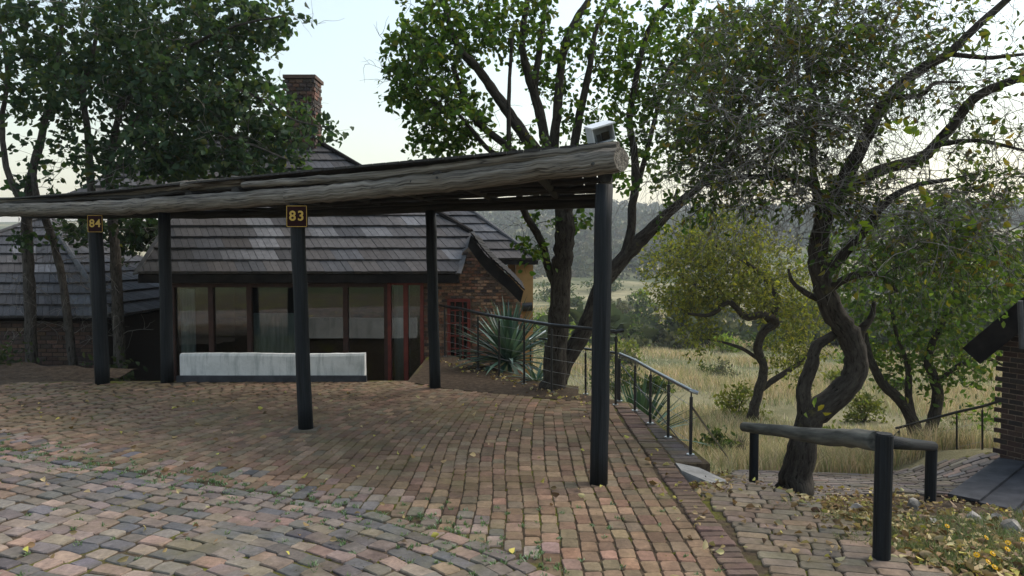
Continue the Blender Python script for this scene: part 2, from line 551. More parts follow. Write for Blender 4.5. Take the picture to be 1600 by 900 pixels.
# coping outside the soldier course, under the railing
y = 5.75
while y < 8.05:
    W = rng.uniform(.08, .12)
    x0 = 1.285; x1 = 1.52 - .2 * (y - 5.75) / 2.3
    items.append((((x0 + x1) / 2, y + W / 2, -.004), np.array([1, 0.]), np.array([0, 1.]), x1 - x0 - .01, W - .012,
                  rng.uniform(-.004, .004), pick([(.09, .08, .078), (.12, .1, .09)], [1, 1]), .06))
    y += W
lay(carport_floor, items, 'paver', 'far_pavers')
items = []
tan = np.gradient(BND, axis=0); tan /= np.linalg.norm(tan, axis=1)[:, None]
nor = np.stack([tan[:, 1], -tan[:, 0]], 1)
nor[nor[:, 1] > 0] *= -1
acc = np.concatenate([[0], np.cumsum(np.linalg.norm(np.diff(BND, axis=0), axis=1))])
t = .0
while t < 4.2:
    wd = rng.uniform(.098, .125)
    s = rng.uniform(0, .15)
    while s < acc[-1]:
        L = rng.uniform(.12, .2)
        sm = s + L / 2
        b = np.array([np.interp(sm, acc, bx_), np.interp(sm, acc, by_)])
        n_ = np.array([np.interp(sm, acc, nor[:, 0]), np.interp(sm, acc, nor[:, 1])]); n_ /= np.linalg.norm(n_)
        wav = .05 * math.sin(sm * 2.1 + t * 1.3) + .03 * math.sin(sm * 4.7 - t * 3)
        p = b + n_ * (t + wd / 2 + wav * smooth(.2, 1, t))
        s += L + .012
        if p[1] < 1.5 or p[0] > 1.09: continue
        e1 = np.array([n_[1], -n_[0]])
        rot = rng.uniform(-.10, .10); cr, sr = math.cos(rot), math.sin(rot)
        e1 = np.array([e1[0] * cr - e1[1] * sr, e1[0] * sr + e1[1] * cr]); e2 = np.array([-e1[1], e1[0]])
        items.append(((p[0], p[1], 0), e1, e2, L * rng.uniform(.93, 1.02), (wd - .008), rng.uniform(-.003, .008), pick(MULTI, [3, 3, 2.2, 1.2, 2.5, .7, 2.5]), .15))
    t += wd
lay(driveway, items, 'cobble', 'far_cobbles')

# sloping side path, right of the soldier course
mb = MB()
PX = lambda y: float(np.interp(y, [1, 3.6, 4.1, 4.6, 5.2, 6.2, 7.4], [3.4, 2.35, 2.02, 1.93, 1.95, 2.1, 2.35]))
ys = np.linspace(1.0, 7.4, 33)
for y0, y1 in zip(ys[:-1], ys[1:]):
    a0, a1 = PX(y0), PX(y1)
    mb.add([(1.27, y0, float(H(1.27, y0)) + .05), (a0, y0, float(H(a0, y0)) + .05), (a1, y1, float(H(a1, y1)) + .05), (1.27, y1, float(H(1.27, y1)) + .05)], [(0, 1, 2, 3)])
side_path = mb.build('side_path', M['dirt']); side_path['kind'] = 'structure'
items = []
y = 1.2
while y < 7.3:
    W = rng.uniform(.085, .1)
    x = 1.29 + rng.uniform(0, .05)
    while x < PX(y) + .02:
        L = rng.uniform(.15, .21)
        yy = y - .22 * (x - 1.28)
        z = float(H(x + L / 2, yy)) + .06
        ex = np.array([1, -.22]); ex /= np.linalg.norm(ex)
        items.append(((x + L / 2, yy, z), ex, np.array([-ex[1], ex[0]]), L - .006, W - .006, .006, pick([(.21, .165, .125), (.18, .15, .12), (.24, .18, .13), (.16, .14, .12)], [2, 2, 1, 1]), .06, .06))
        x += L
    y += W
lay(side_path, items, 'paver', 'far_pavers')
# lower landing path behind the barrier
LOW = [tuple(hit(px, py)[:2]) for px, py in ((1092, 752), (1150, 738), (1260, 742), (1400, 742), (1500, 722), (1562, 712), (1585, 730), (1488, 778), (1400, 776), (1300, 782), (1180, 790), (1120, 800))]
lx = [p[0] for p in LOW]; ly = [p[1] for p in LOW]
mb = MB()
vv = []
for gx in np.arange(min(lx), max(lx), .18):
    for gy in np.arange(min(ly), max(ly), .18):
        if in_poly(LOW, gx + .09, gy + .09):
            q = [(gx, gy), (gx + .18, gy), (gx + .18, gy + .18), (gx, gy + .18)]
            mb.add([(x_, y_, float(H(x_, y_)) + .035) for x_, y_ in q], [(0, 1, 2, 3)])
low_path = mb.build('lower_path', M['dirt']); low_path['kind'] = 'structure'
items = []
gy = min(ly); ex = np.array([.96, -.28]); ey = np.array([.28, .96])
for i in range(-10, 90):
    off = rng.uniform(0, .2)
    for j in range(-30, 60):
        p = np.array([min(lx), min(ly)]) + ey * (i * .105) + ex * (j * .2 + off)
        if not in_poly(LOW, p[0], p[1]): continue
        items.append(((p[0], p[1], float(H(*p)) + .045), ex, ey, .19, .096, rng.uniform(0, .012), pick([(.17, .15, .135), (.13, .115, .105), (.21, .17, .14), (.15, .14, .14)], [2, 2, 1, 1]), .08, .045))
lay(low_path, items, 'paver', 'far_pavers')
# litter-covered planting bed
mb = MB()
for i in range(56):
    for j in range(40):
        x0, y0 = 1.9 + i * .1, 2.4 + j * .16
        q = [(x0, y0), (x0 + .1, y0), (x0 + .1, y0 + .16), (x0, y0 + .16)]
        if x0 < PX(y0 + .08) - .02 or in_poly(LOW, x0 + .05, y0 + .08): continue
        mb.add([(x_, y_, float(H(x_, y_)) + .025 + .012 * math.sin(x_ * 17) * math.sin(y_ * 13)) for x_, y_ in q], [(0, 1, 2, 3)])
bed = mb.build('planting_bed', M['soil']); bed['kind'] = 'structure'
# soil bank at far left
mb = MB()
nb = 26
for i in range(nb):
    for j in range(14):
        def zz(a, b):
            x = -9.8 + a * .17; y = 7.9 + b * .2 - .1 * (a - 20) * .2
            h = .07 * (1 - smooth(-8.2, -5.6, x)) * smooth(7.7, 9.3, y) + .03 * math.sin(x * 9) * math.sin(y * 8)
            return (x, y, h - .03)
        mb.add([zz(i, j), zz(i + 1, j), zz(i + 1, j + 1), zz(i, j + 1)], [(0, 1, 2, 3)])
o = mb.build('soil_bank', M['soil'], smooth=True); o['kind'] = 'structure'
# bare earth strip between paving and railing
mb = MB()
mb.prism([(-1.3, 9.35, -.013), (-.9, 8.97, -.013), (-.3, 8.64, -.013), (.9, 8.04, -.013), (1.1, 7.95, -.013), (.7, 8.6, -.013), (.4, 9.2, -.013), (-1.0, 11.8, -.013), (-1.3, 11.7, -.013)], (0, 0, .012))
o = mb.build('earth_strip', M['soil']); o['kind'] = 'structure'
mb = MB()
cq = ((1.285, 5.71), (1.47, 5.70), (1.68, 5.40), (1.5, 5.26), (1.285, 5.5))
mb.add([(x_, y_, -.5) for x_, y_ in cq] + [(x_, y_, .004 - .22 * max(0, x_ - 1.3)) for x_, y_ in cq], [(4, 3, 2, 1, 0), (5, 6, 7, 8, 9)] + [(i, (i + 1) % 5, 5 + (i + 1) % 5, 5 + i) for i in range(5)])
o = mb.build('concrete_slab', M['concrete']); tag(o, 'pale grey concrete patch at the foot of the railing', 'slab')

# ------------------------------------------------------------------ carport
PR, P83, P84, PM, PB = (.62, 5.2), (-1.92, 6.78), (-5.19, 9.26), (-.94, 8.95), (-4.42, 9.38)
car = thing('carport', 'open carport of weathered grey logs on black painted posts', 'carport', (-1.92, 6.78, 0))
def post(x, y, z0, z1, r, lean=(0, 0)):
    mb = MB()
    zs = np.linspace(z0, z1, 9)
    pts = [(x + lean[0] * (z - z0), y + lean[1] * (z - z0), z) for z in zs]
    pts = [(p[0] + rng.normal(0, .0025), p[1], p[2]) for p in pts]
    mb.tube(pts, np.linspace(r * 1.03, r * .97, 9), 18, wob=.03, gs=1.0)
    mb.build('post', M['post_paint'], car, smooth=True)
mb = MB(); mb.box((P83[0], P83[1], .004), (.24, .2, .03)); mb.build('footing', M['concrete_dark'], car)
post(*PR, -.03, 2.13, .0635, (.012, 0))
post(*P83, -.03, 2.10, .066, (-.025, 0))
post(*P84, -.03, 2.12, .085, (-.02, 0))
post(*PM, -.03, 2.16, .066, (-.02, 0))
post(*PB, -.03, 2.18, .075, (0, 0))
post(.93, 7.55, -.03, 2.15, .055, (0, 0))
def logpath(pts, n=8, w=.012):
    q = catmull(pts, n)
    q[1:-1] += rng.normal(0, w, (len(q) - 2, 3)) * .5
    return q
def log(name, pts, rads, seg=8, n=16, wob=.035, mat='wood', w=.008):
    q = logpath(pts, seg, w)
    rr = np.interp(np.linspace(0, 1, len(q)), np.linspace(0, 1, len(rads)), rads)
    rr = rr * (1 + rng.normal(0, .015, len(q)))
    mb = MB(); mb.tube(q, rr, n, wob=wob)
    o = mb.build(name, M[mat], car, smooth=True)
    # flat sawn ends
    o.data.polygons.foreach_set('use_smooth', np.array([len(p.vertices) == 4 for p in o.data.polygons]))
    return o
log('front_beam', [P(971, 249, 5.02), P(850, 264, 5.5), P(700, 284, 6.0), P(560, 298, 6.42), P(452, 308, 6.8)], [.085, .085, .08, .078, .075], 10, 20)
log('front_beam', [P(470, 306, 6.76), P(330, 315, 7.75), P(200, 323, 8.75), P(100, 327, 9.8), P(0, 328, 11.1), P(-90, 329, 12.2)], [.078, .085, .09, .09, .1, .1], 10, 20)
log('edge_pole', [P(966, 228, 5.12), P(800, 249, 5.65), P(650, 268, 6.2), P(500, 281, 6.7), P(380, 289, 7.3)], [.032, .04, .038, .04, .03], 9, 12, .05)
log('edge_pole', [P(520, 277, 6.9), P(420, 285, 7.4), P(300, 293, 8.2)], [.03, .036, .04], 9, 12, .05)
log('edge_pole', [P(300, 290, 8.1), P(200, 303, 9.1), P(100, 312, 10.2), P(-40, 315, 11.8)], [.03, .036, .036, .03], 9, 12, .05)
log('edge_pole', [P(292, 284, 8.3), P(200, 300, 9.3), P(120, 309, 10.2), P(-40, 311, 11.9)], [.022, .026, .026, .022], 9, 10, .05)
log('edge_pole', [P(380, 281, 7.5), P(330, 285, 7.9), P(285, 290, 8.05)], [.034, .036, .038], 6, 12, .05)
log('edge_pole', [P(470, 276, 7.3), P(410, 279, 7.6), P(362, 276, 7.9)], [.012, .014, .012], 6, 8, .05, 'wood')
# back beam, rafters, purlins, deck boards
BK = [np.array(q, float) for q in ((1.02, 7.72, 2.17), (-.94, 8.95, 2.2), (-2.84, 10.2, 2.2), (-4.6, 10.95, 2.22), (-8.2, 12.4, 2.28))]
log('back_beam', BK, [.055, .06, .06, .06, .06], 8, 12, .03, 'dark_wood')
FR = [np.array((q[0], q[1], z)) for q, z in (((.72, 5.15), 2.30), ((-1.92, 6.78), 2.28), ((-5.19, 9.26), 2.3), ((-8.3, 11.6), 2.36))]
def along(pl, t):
    acc = [0]
    for a_, b_ in zip(pl[:-1], pl[1:]): acc.append(acc[-1] + np.linalg.norm(b_ - a_))
    s = t * acc[-1]
    return np.array([np.interp(s, acc, [p[k] for p in pl]) for k in range(3)])
for t in (.0, .06, .14, .22, .3, .38, .46, .54, .63, .73, .83, .93):
    a0 = along(FR, t) + np.array([0, .05, -.02]); b0 = along(BK, t) + np.array([0, 0, .08])
    if t == 0: a0 = np.array([.66, 5.25, 2.2]); b0 = np.array([1.0, 7.75, 2.24])
    log('rafter', [a0, (a0 + b0) / 2 + np.array([0, 0, .02]), b0 + (b0 - a0) * .04], [.05, .045, .04], 6, 10, .05, 'dark_wood', .004)
for k in range(7):
    t = (k + .5) / 7
    pts = []
    for s in np.linspace(0, 1, 7):
        a0 = along(FR, s); b0 = along(BK, s)
        p = a0 * (1 - t) + b0 * t; p[2] += .055 + rng.uniform(-.012, .012)
        pts.append(p)
    log('purlin', pts, [.026] * 3, 4, 8, .08, 'dark_wood', .02)
nbd = 74
for i in range(nbd):
    t0, t1 = i / nbd, (i + .94) / nbd
    a0, a1 = along(FR, t0), along(FR, t1); b0, b1 = along(BK, t0), along(BK, t1)
    for q in (a0, a1, b0, b1): q[2] += .105
    mb = MB(); mb.prism([a0, a1, b1 + np.array([0, .03, 0]), b0 + np.array([0, .03, 0])], (0, 0, .02)); mb.build('roof_board', M['dark_wood'], car)
# bolts and knots on the front beam
for px, py, d in ((926, 256, 4.96), (683, 278, 5.99), (643, 284, 6.11), (224, 321, 8.43)):
    c_ = P(px, py, d); mb = MB()
    mb.tube([c_ + np.array([0, -.03, 0]), c_ + np.array([0, .03, 0])], .011, 8); mb.build('bolt', M['black_metal'], car)

def number_sign(txt, cx, cy, d, wpx, hpx, label, dark):
    s = thing('number_sign', label, 'sign', P(cx, cy, d), 'bay number signs')
    k = d / F; W_, H_ = wpx * k, hpx * k
    c_ = P(cx, cy, d)
    mb = MB(); mb.box(c_, (W_, .014, H_)); mb.build('board', M['maroon'], s)
    mb = MB(); e = .004
    for q, sz in (((0, 0, H_ / 2 - .006), (W_ - .01, .003, e)), ((0, 0, -H_ / 2 + .006), (W_ - .01, .003, e)), ((W_ / 2 - .006, 0, 0), (e, .003, H_ - .018)), ((-W_ / 2 + .006, 0, 0), (e, .003, H_ - .018))):
        mb.box(c_ + np.array(q) + np.array([0, -.0088, 0]), sz)
    mb.build('border', M['gold'], s)
    for i, ch in enumerate(txt):
        cu = bpy.data.curves.new('digit', 'FONT'); cu.body = ch
        cu.size = H_ * .62; cu.extrude = .002; cu.align_x = 'CENTER'; cu.align_y = 'CENTER'; cu.offset = H_ * .012
        tmp = bpy.data.objects.new('digit', cu); COL.objects.link(tmp)
        me = bpy.data.meshes.new_from_object(tmp.evaluated_get(bpy.context.evaluated_depsgraph_get()))
        bpy.data.objects.remove(tmp)
        me.materials.clear(); me.materials.append(M['gold'])
        o = bpy.data.objects.new('digit', me); COL.objects.link(o); o.parent = s
        o.rotation_euler = (R(90), 0, 0)
        o.location = ((-.5 + i) * W_ * .39, -.0105, 0)
number_sign('83', 464, 338, 6.70, 33, 34, 'dark maroon board reading 83 in gold on the middle post', 0)
number_sign('84', 149, 349.5, 9.15, 24, 27, 'dim maroon board reading 84 on the post by the tree trunks', 0)

# flood lamp on the roof corner
fl = thing('flood_lamp', 'tilted grey box lamp with dark opening on the roof corner', 'lamp', P(940, 222, 5.3))
c_ = P(938, 209, 5.3)
rt = np.array(Matrix.Rotation(R(-14), 3, 'Y') @ Matrix.Rotation(R(18), 3, 'X') @ Matrix.Rotation(R(12), 3, 'Z'))
k = 5.3 / F
def loc(v_): return c_ + rt @ np.array(v_)
mb = MB()
fw, fh = 34 * k, 24 * k
for q, sz in (((0, 0, fh / 2), (fw, .13, .008)), ((0, 0, -fh / 2), (fw, .13, .008)), ((fw / 2, 0, 0), (.008, .13, fh)), ((-fw / 2, 0, 0), (.008, .13, fh)), ((0, .04, 0), (fw, .006, fh))):
    mb.box(loc(q), sz, rt)
mb.build('housing', M['lamp_grey'], fl)
mb = MB(); mb.box(loc((0, -.005, fh / 2 + .01)), (fw * 1.12, .16, .01), rt); mb.build('top_cover', M['white_trim'], fl)
mb = MB(); mb.box(loc((.022, -.035, -.018)), (.06, .008, .055), rt); mb.build('opening', M['dark_pane'], fl)
mb = MB(); mb.box(loc((-.03, -.036, -.02)), (.03, .008, .05), rt); mb.build('sensor', M['black_metal'], fl)
mb = MB(); mb.tube([P(940, 226, 5.3), loc((0, 0, -fh / 2))], .012, 8); mb.build('bracket', M['black_metal'], fl)

# ------------------------------------------------------------------ roofs, bricks
def clip(poly, a, b):
    """keep the part of a 2-d polygon left of the line a->b"""
    out = []
    def side(p): return (b[0] - a[0]) * (p[1] - a[1]) - (b[1] - a[1]) * (p[0] - a[0])
    for i in range(len(poly)):
        p, q = poly[i], poly[(i + 1) % len(poly)]
        sp, sq = side(p), side(q)
        if sp >= 0: out.append(p)
        if (sp > 0 and sq < 0) or (sp < 0 and sq > 0):
            t = sp / (sp - sq); out.append((p[0] + (q[0] - p[0]) * t, p[1] + (q[1] - p[1]) * t))
    return out
def roof_plane(parent, o, e, s, poly, course, tw, tones, strips=4, shear=.55, wts=None):
    """tiles on the plane o + u e + v s inside convex pieces of poly (list of convex polygons, counter-clockwise)"""
    o, e, s = [np.asarray(k, float) for k in (o, e, s)]
    e = e / np.linalg.norm(e); s = s / np.linalg.norm(s)
    nrm = np.cross(e, s)
    vmax = max(v_ for pl in poly for u, v_ in pl); umin = min(u for pl in poly for u, v_ in pl); umax = max(u for pl in poly for u, v_ in pl)
    r = 0
    while r * course < vmax:
        v0, v1 = r * course, min((r + 1.12) * course, vmax + .05)
        u = umin - 1 - rng.uniform(0, tw)
        dip = rng.uniform(-.004, .004)
        while u < umax + tw:
            mb = MB()
            base = np.array(tones[rng.choice(len(tones), p=wts)]) * rng.uniform(.8, 1.2)
            for q in range(strips):
                a_, b_ = u + tw * q / strips + .002, u + tw * (q + 1) / strips - .004
                hh = rng.uniform(-.003, .004)
                par = [(a_, v0), (b_, v0), (b_ - shear * (v1 - v0), v1), (a_ - shear * (v1 - v0), v1)]
                tn = tuple(np.clip(base * rng.uniform(.85, 1.15), 0, 1))
                for pl in poly:
                    pc = par
                    for i in range(len(pl)):
                        pc = clip(pc, pl[i], pl[(i + 1) % len(pl)])
                        if len(pc) < 3: break
                    if len(pc) < 3: continue
                    lo, hi = [], []
                    for (x, y) in pc:
                        t = (y - v0) / course
                        h = .034 * (1 - t) + .004 + hh + dip
                        base_p = o + e * x + s * y
                        hi.append(base_p + nrm * h); lo.append(base_p - nrm * .012)
                    n = len(pc)
                    mb.add(lo + hi, [tuple(range(n))[::-1], tuple(range(n, 2 * n))] + [(i, (i + 1) % n, n + (i + 1) % n, n + i) for i in range(n)], tint=tn)
            if mb.v: mb.build('tile', M['tile'], parent)
            u += tw
        r += 1
TONES = [(.058, .057, .06), (.074, .071, .072), (.066, .061, .06), (.125, .128, .138), (.054, .056, .062)]
TW = np.array([4, 4, 3, 1.3, 3]); TW = TW / TW.sum()
def board(mb, a_, b_, w_, th, up=(0, 0, 1), tint=None):
    a_, b_ = np.asarray(a_, float), np.asarray(b_, float)
    d = b_ - a_; L = np.linalg.norm(d); d /= L
    up = np.asarray(up, float); sd = np.cross(d, up); sd /= np.linalg.norm(sd); u2 = np.cross(sd, d)
    mb.box((a_ + b_) / 2, (L, th, w_), np.stack([d, sd, u2], 1), tint)
BRK = [(.22, .115, .08), (.27, .14, .095), (.12, .085, .075), (.08, .066, .064), (.19, .125, .095), (.31, .19, .13)]
def brick_face(parent, o, e, polypts, L, C, tones, wts, gap=.012, depth=.03, holes=(), name='brick'):
    """bricks on an upright face through o along horizontal e; polypts = outline in (u, z)"""
    e = np.asarray(e, float); e /= np.linalg.norm(e)
    nrm = np.array([e[1], -e[0], 0])
    us = [p[0] for p in polypts]; zs = [p[1] for p in polypts]
    z = min(zs); row = 0; shared = {}
    while z < max(zs):
        u = min(us) - (L / 2 if row % 2 else 0)
        while u < max(us):
            cu, cz = u + L / 2, z + C / 2
            if in_poly(polypts, cu, cz) and not any(h[0] < cu < h[1] and h[2] < cz < h[3] for h in holes):
                key = int(rng.integers(0, 24))
                if key not in shared:
                    mb = MB()
                    hl, hc = (L - gap) / 2, (C - gap) / 2
                    tn = pick(tones, wts); ins = .004
                    vv = []
                    for dpt, kk in ((-.02, 0), (depth - .004, 0), (depth, ins)):
                        for su, sz in ((-1, -1), (1, -1), (1, 1), (-1, 1)):
                            vv.append(e * su * (hl - kk) + np.array([0, 0, 1.]) * sz * (hc - kk) + nrm * dpt)
                    fs = [(lv * 4 + i, lv * 4 + (i + 1) % 4, lv * 4 + 4 + (i + 1) % 4, lv * 4 + 4 + i) for lv in (0, 1) for i in range(4)] + [(8, 9, 10, 11)]
                    mb.add(vv, fs, tint=tn)
                    shared[key] = mb.mesh(name, M['brick'])
                ob = bpy.data.objects.new(name, shared[key]); COL.objects.link(ob); ob.parent = parent
                off = Vector((0, 0, 0)); pl = parent
                while pl is not None: off += pl.location; pl = pl.parent
                jit = nrm * rng.uniform(-.006, .006)
                ob.location = Vector(np.asarray(o, float) + e * cu + np.array([0, 0, cz]) + jit) - off
            u += L
        z += C; row += 1

# ------------------------------------------------------------------ main cottage
ZF = -1.06
cot = thing('brick_cottage', 'dark red brick cottage with grey tiled roof behind the carport', 'cottage', (-3, 12, ZF))
SL = R(36.5); sdir = (0, math.cos(SL), math.sin(SL))
EY, EZ = 11.7, P(500, 427, 11.7)[2]
def vof(y): return (y - EY) / math.cos(SL)
roof = thing('roof', '', '', (-3, 12, EZ)); roof.parent = cot; roof.location = (0, 0, EZ - ZF)
for k_ in list(roof.keys()): del roof[k_]
x_r = P(714, 427, 11.7)[0]
hipR = (P(736, 366, 12.6)[0], vof(12.6)); top = (-4.05, vof(15.25))
polys = [[(-5.95, 0), (x_r, 0), (hipR[0], hipR[1]), (-5.95, hipR[1])],
         [(-5.95, hipR[1]), (hipR[0], hipR[1]), top, (-5.95, top[1])],
         [(-8.3, vof(13.4)), (-5.95, vof(13.4)), (-5.95, top[1]), (-6.9, top[1])]]
roof_plane(roof, (0, EY, EZ), (1, 0, 0), sdir, polys, .325, .46, TONES, wts=TW)
def rp(u, v_, h=0): return np.array([u, EY + v_ * math.cos(SL) - h * math.sin(SL), EZ + v_ * math.sin(SL) + h * math.cos(SL)])
# deck below the tiles, rear slope and hip end
mb = MB()
for pl in polys: mb.prism([rp(u, v_, -.03) for u, v_ in pl], np.array([0, .03, -.05]))
ridge_a, ridge_b = rp(-6.9, top[1], -.02), rp(top[0], top[1], -.02)
mb.prism([ridge_a, ridge_b, np.array([-.9, 18.7, EZ]), np.array([-8.3, 18.7, EZ])], (0, 0, -.05))
mb.prism([rp(*hipR, -.03), ridge_b - np.array([0, 0, .02]), np.array([hipR[0], 17.8, rp(*hipR)[2] - .03])], (0, 0, -.05))
mb.build('roof_deck', M['fascia'], roof)
mb = MB(); mb.tube([rp(*hipR, .02), rp(*top, .03)], .05, 8); mb.build('hip_cap', M['fascia'], roof)
mb = MB(); mb.tube([rp(*top, .03), rp(-6.9, top[1], .03)], .05, 8); mb.build('ridge_cap', M['fascia'], roof)
simple('barge_grey', (.06, .06, .062), (.1, .1, .1), 8, .7, .3, .2, 30)
mb = MB(); board(mb, rp(x_r + .02, -.03, .01), rp(hipR[0] + .02, hipR[1], .01), .09, .03, (1, 0, .2)); mb.build('verge_board', M['barge_grey'], roof)
mb = MB(); board(mb, rp(-5.97, -.03, .01), rp(-5.97, hipR[1], .01), .09, .03, (1, 0, .2)); mb.build('verge_board', M['barge_grey'], roof)
mb = MB(); mb.box((-3.4, EY + .03, EZ - .09), (5.1, .05, .13)); mb.build('fascia_board', M['fascia'], roof)
# curved barge board on the right gable
bb = catmull([P(736, 367, 12.0), P(755, 393, 12.0), P(772, 411, 12.0), P(797, 433, 12.0), P(818, 455, 12.0)], 4)
mb = MB()
for i in range(len(bb) - 1):
    a_, b_ = bb[i], bb[i + 1]
    dn = np.array([-.05, 0, -.19])
    th = np.array([0, -.05, 0])
    vv = [a_, b_, b_ + dn, a_ + dn, a_ + th, b_ + th, b_ + dn + th, a_ + dn + th]
    mb.add(vv, [(0, 1, 2, 3), (7, 6, 5, 4), (0, 4, 5, 1), (3, 2, 6, 7)] + ([(0, 3, 7, 4)] if i == 0 else []) + ([(1, 5, 6, 2)] if i == len(bb) - 2 else []))
mb.build('barge_board', M['fascia'], roof)
mb = MB()
for i in range(len(bb) - 1):
    a_, b_ = bb[i] + np.array([0, -.09, .012]), bb[i + 1] + np.array([.02, -.09, .012])
    mb.prism([a_, b_, b_ + np.array([0, 3.2, 0]), a_ + np.array([0, 3.2, 0])], (0, 0, .03))
mb.build('side_slope', M['fascia'], roof)
# walls
WY = 12.05
wall_r, wall_l = P(814, 500, WY)[0], -5.7
mb = MB()
def wz(px, py): return P(px, py, WY)[2]
gx = lambda px: P(px, 430, WY)[0]
outl = [(gx(640), ZF), (wall_r, ZF), (wall_r, wz(814, 468)), (gx(772), wz(772, 436)), (gx(752), wz(752, 408)), (gx(738), wz(738, 380)), (gx(722), wz(722, 395)), (gx(712), wz(712, 432)), (gx(640), wz(640, 436))]
mb.prism([(x, WY + .012, z) for x, z in outl], (0, .2, 0))
mb.prism([(x, WY + .012, z) for x, z in ((wall_l, ZF), (gx(266), ZF), (gx(266), wz(0, 436)), (wall_l, wz(0, 436)))], (0, .2, 0))
mb.prism([(x, WY + .012, z) for x, z in ((gx(266), wz(0, 446)), (gx(640), wz(0, 446)), (gx(640), wz(0, 436)), (gx(266), wz(0, 436)))], (0, .2, 0))
mb.box((wall_l + .1, 15, .2), (.2, 5.7, 2.5)); mb.box((wall_r - .1, 14, -.45), (.2, 3.5, 1.2)); mb.box((-3, 18, .2), (5.6, .2, 2.5))
mb.build('wall', M['mortar'], cot)
dl, dr, dt = gx(699), gx(735), wz(0, 467)
brick_face(cot, (0, WY, 0), (1, 0, 0), [(x, z) for x, z in outl if True][:0] + [(gx(662), wz(0, 600)), (wall_r - .01, wz(0, 600)), (wall_r - .01, wz(814, 472)), (gx(772), wz(772, 440)), (gx(752), wz(752, 412)), (gx(738), wz(738, 386)), (gx(724), wz(722, 398)), (gx(714), wz(712, 432)), (gx(662), wz(640, 436))],
           .098, .052, BRK, [3, 2, 3, 3, 2, 1], .011, .016, holes=((dl - .02, dr + .02, -2, dt + .02),))
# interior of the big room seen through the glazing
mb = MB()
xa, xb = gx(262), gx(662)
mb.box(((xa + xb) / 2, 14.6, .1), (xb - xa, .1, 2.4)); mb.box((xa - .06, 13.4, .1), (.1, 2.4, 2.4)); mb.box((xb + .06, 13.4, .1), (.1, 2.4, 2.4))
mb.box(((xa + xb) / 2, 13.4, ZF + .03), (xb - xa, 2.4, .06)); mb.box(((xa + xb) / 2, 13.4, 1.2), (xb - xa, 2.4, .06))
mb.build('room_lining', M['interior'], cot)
simple('red_brown', (.03, .014, .011), (.055, .024, .018), 9, .6, .3)
def glazed(name, px0, px1, pt, zb, mull, mat, fw=.07, y=WY - .01):
    f = MB()
    x0, x1, z1 = gx(px0), gx(px1), wz(0, pt)
    f.box(((x0 + x1) / 2, y, z1 - fw / 2), (x1 - x0, .1, fw)); f.box(((x0 + x1) / 2, y, zb + fw / 2), (x1 - x0, .1, fw))
    for x in (x0 + fw / 2, x1 - fw / 2): f.box((x, y, (z1 + zb) / 2), (fw, .1, z1 - zb - 2 * fw))
    for mpx in mull: f.box((gx(mpx), y, (z1 + zb) / 2), (fw * 1.3, .09, z1 - zb - 2 * fw))
    o = f.build(name, mat, cot)
    gm = MB()
    ed = [x0 + fw] + [q for mpx in mull for q in (gx(mpx) - fw * .65, gx(mpx) + fw * .65)] + [x1 - fw]
    for a_, b_ in zip(ed[0::2], ed[1::2]):
        gm = MB(); gm.box(((a_ + b_) / 2, y + .01, (z1 + zb) / 2), (b_ - a_, .006, z1 - zb - 2 * fw)); gm.build('pane', M['glass'], o)
    return o
glazed('glazed_door', 268, 606, 443, ZF, (330, 390, 474, 540), M['red_brown'], .06)
wn = glazed('window', 606, 662, 440, -.62, (634,), M['red_paint'], .055)
def curtain(x0, x1, z0, z1, y, parent, amp=.03, name='curtain'):
    n = int((x1 - x0) / .025) + 2
    xs = np.linspace(x0, x1, n)
    ph = rng.uniform(0, 6)
    V, Q = [], []
    for zi, z in enumerate((z0, (z0 + z1) / 2, z1)):
        for i, x in enumerate(xs):
            V.append((x, y + amp * math.sin(x * 42 + ph) * (1.1 - .3 * zi) + .4 * amp * math.sin(x * 97), z))
    for zi in range(2):
        for i in range(n - 1): Q.append((zi * n + i, zi * n + i + 1, (zi + 1) * n + i + 1, (zi + 1) * n + i))
    mb = MB(); mb.add(V, Q); o = mb.build(name, M['curtain'], parent, smooth=True)
    m_ = o.modifiers.new('thick', 'SOLIDIFY'); m_.thickness = .004
    return o
gd = [c for c in cot.children if c.name.startswith('glazed_door')][0]
curtain(gx(392), gx(470), -1.0, wz(0, 490), WY + .1, gd, .02)
curtain(gx(275), gx(300), -1.0, wz(0, 452), WY + .1, gd, .02)
curtain(gx(613), gx(632), -.6, wz(0, 446), WY + .12, wn, .02)
curtain(gx(637), gx(655), -.6, wz(0, 446), WY + .12, wn, .02)
# red gridded door in the gable wall
dz0 = ZF
mb = MB()
for x in (dl + .025, dr - .025): mb.box((x, WY - .03, (dz0 + dt) / 2), (.05, .08, dt - dz0))
mb.box(((dl + dr) / 2, WY - .032, dt - .02), (dr - dl - .1, .08, .05)); mb.build('door_frame', M['red_paint'], cot)
mb = MB(); mb.box(((dl + dr) / 2, WY + .0, (dz0 + dt) / 2), (dr - dl - .1, .01, dt - dz0 - .05)); dp = mb.build('door', M['dark_pane'], cot)
mb = MB()
for fx in (.34, .67): mb.box((dl + (dr - dl) * fx, WY - .022, (dz0 + dt) / 2), (.022, .03, dt - dz0 - .06))
for fz in np.arange(dz0 + .3, dt - .1, .21): mb.box(((dl + dr) / 2, WY - .024, fz), (dr - dl - .1, .03, .022))
mb.build('glazing_bars', M['red_paint'], dp)
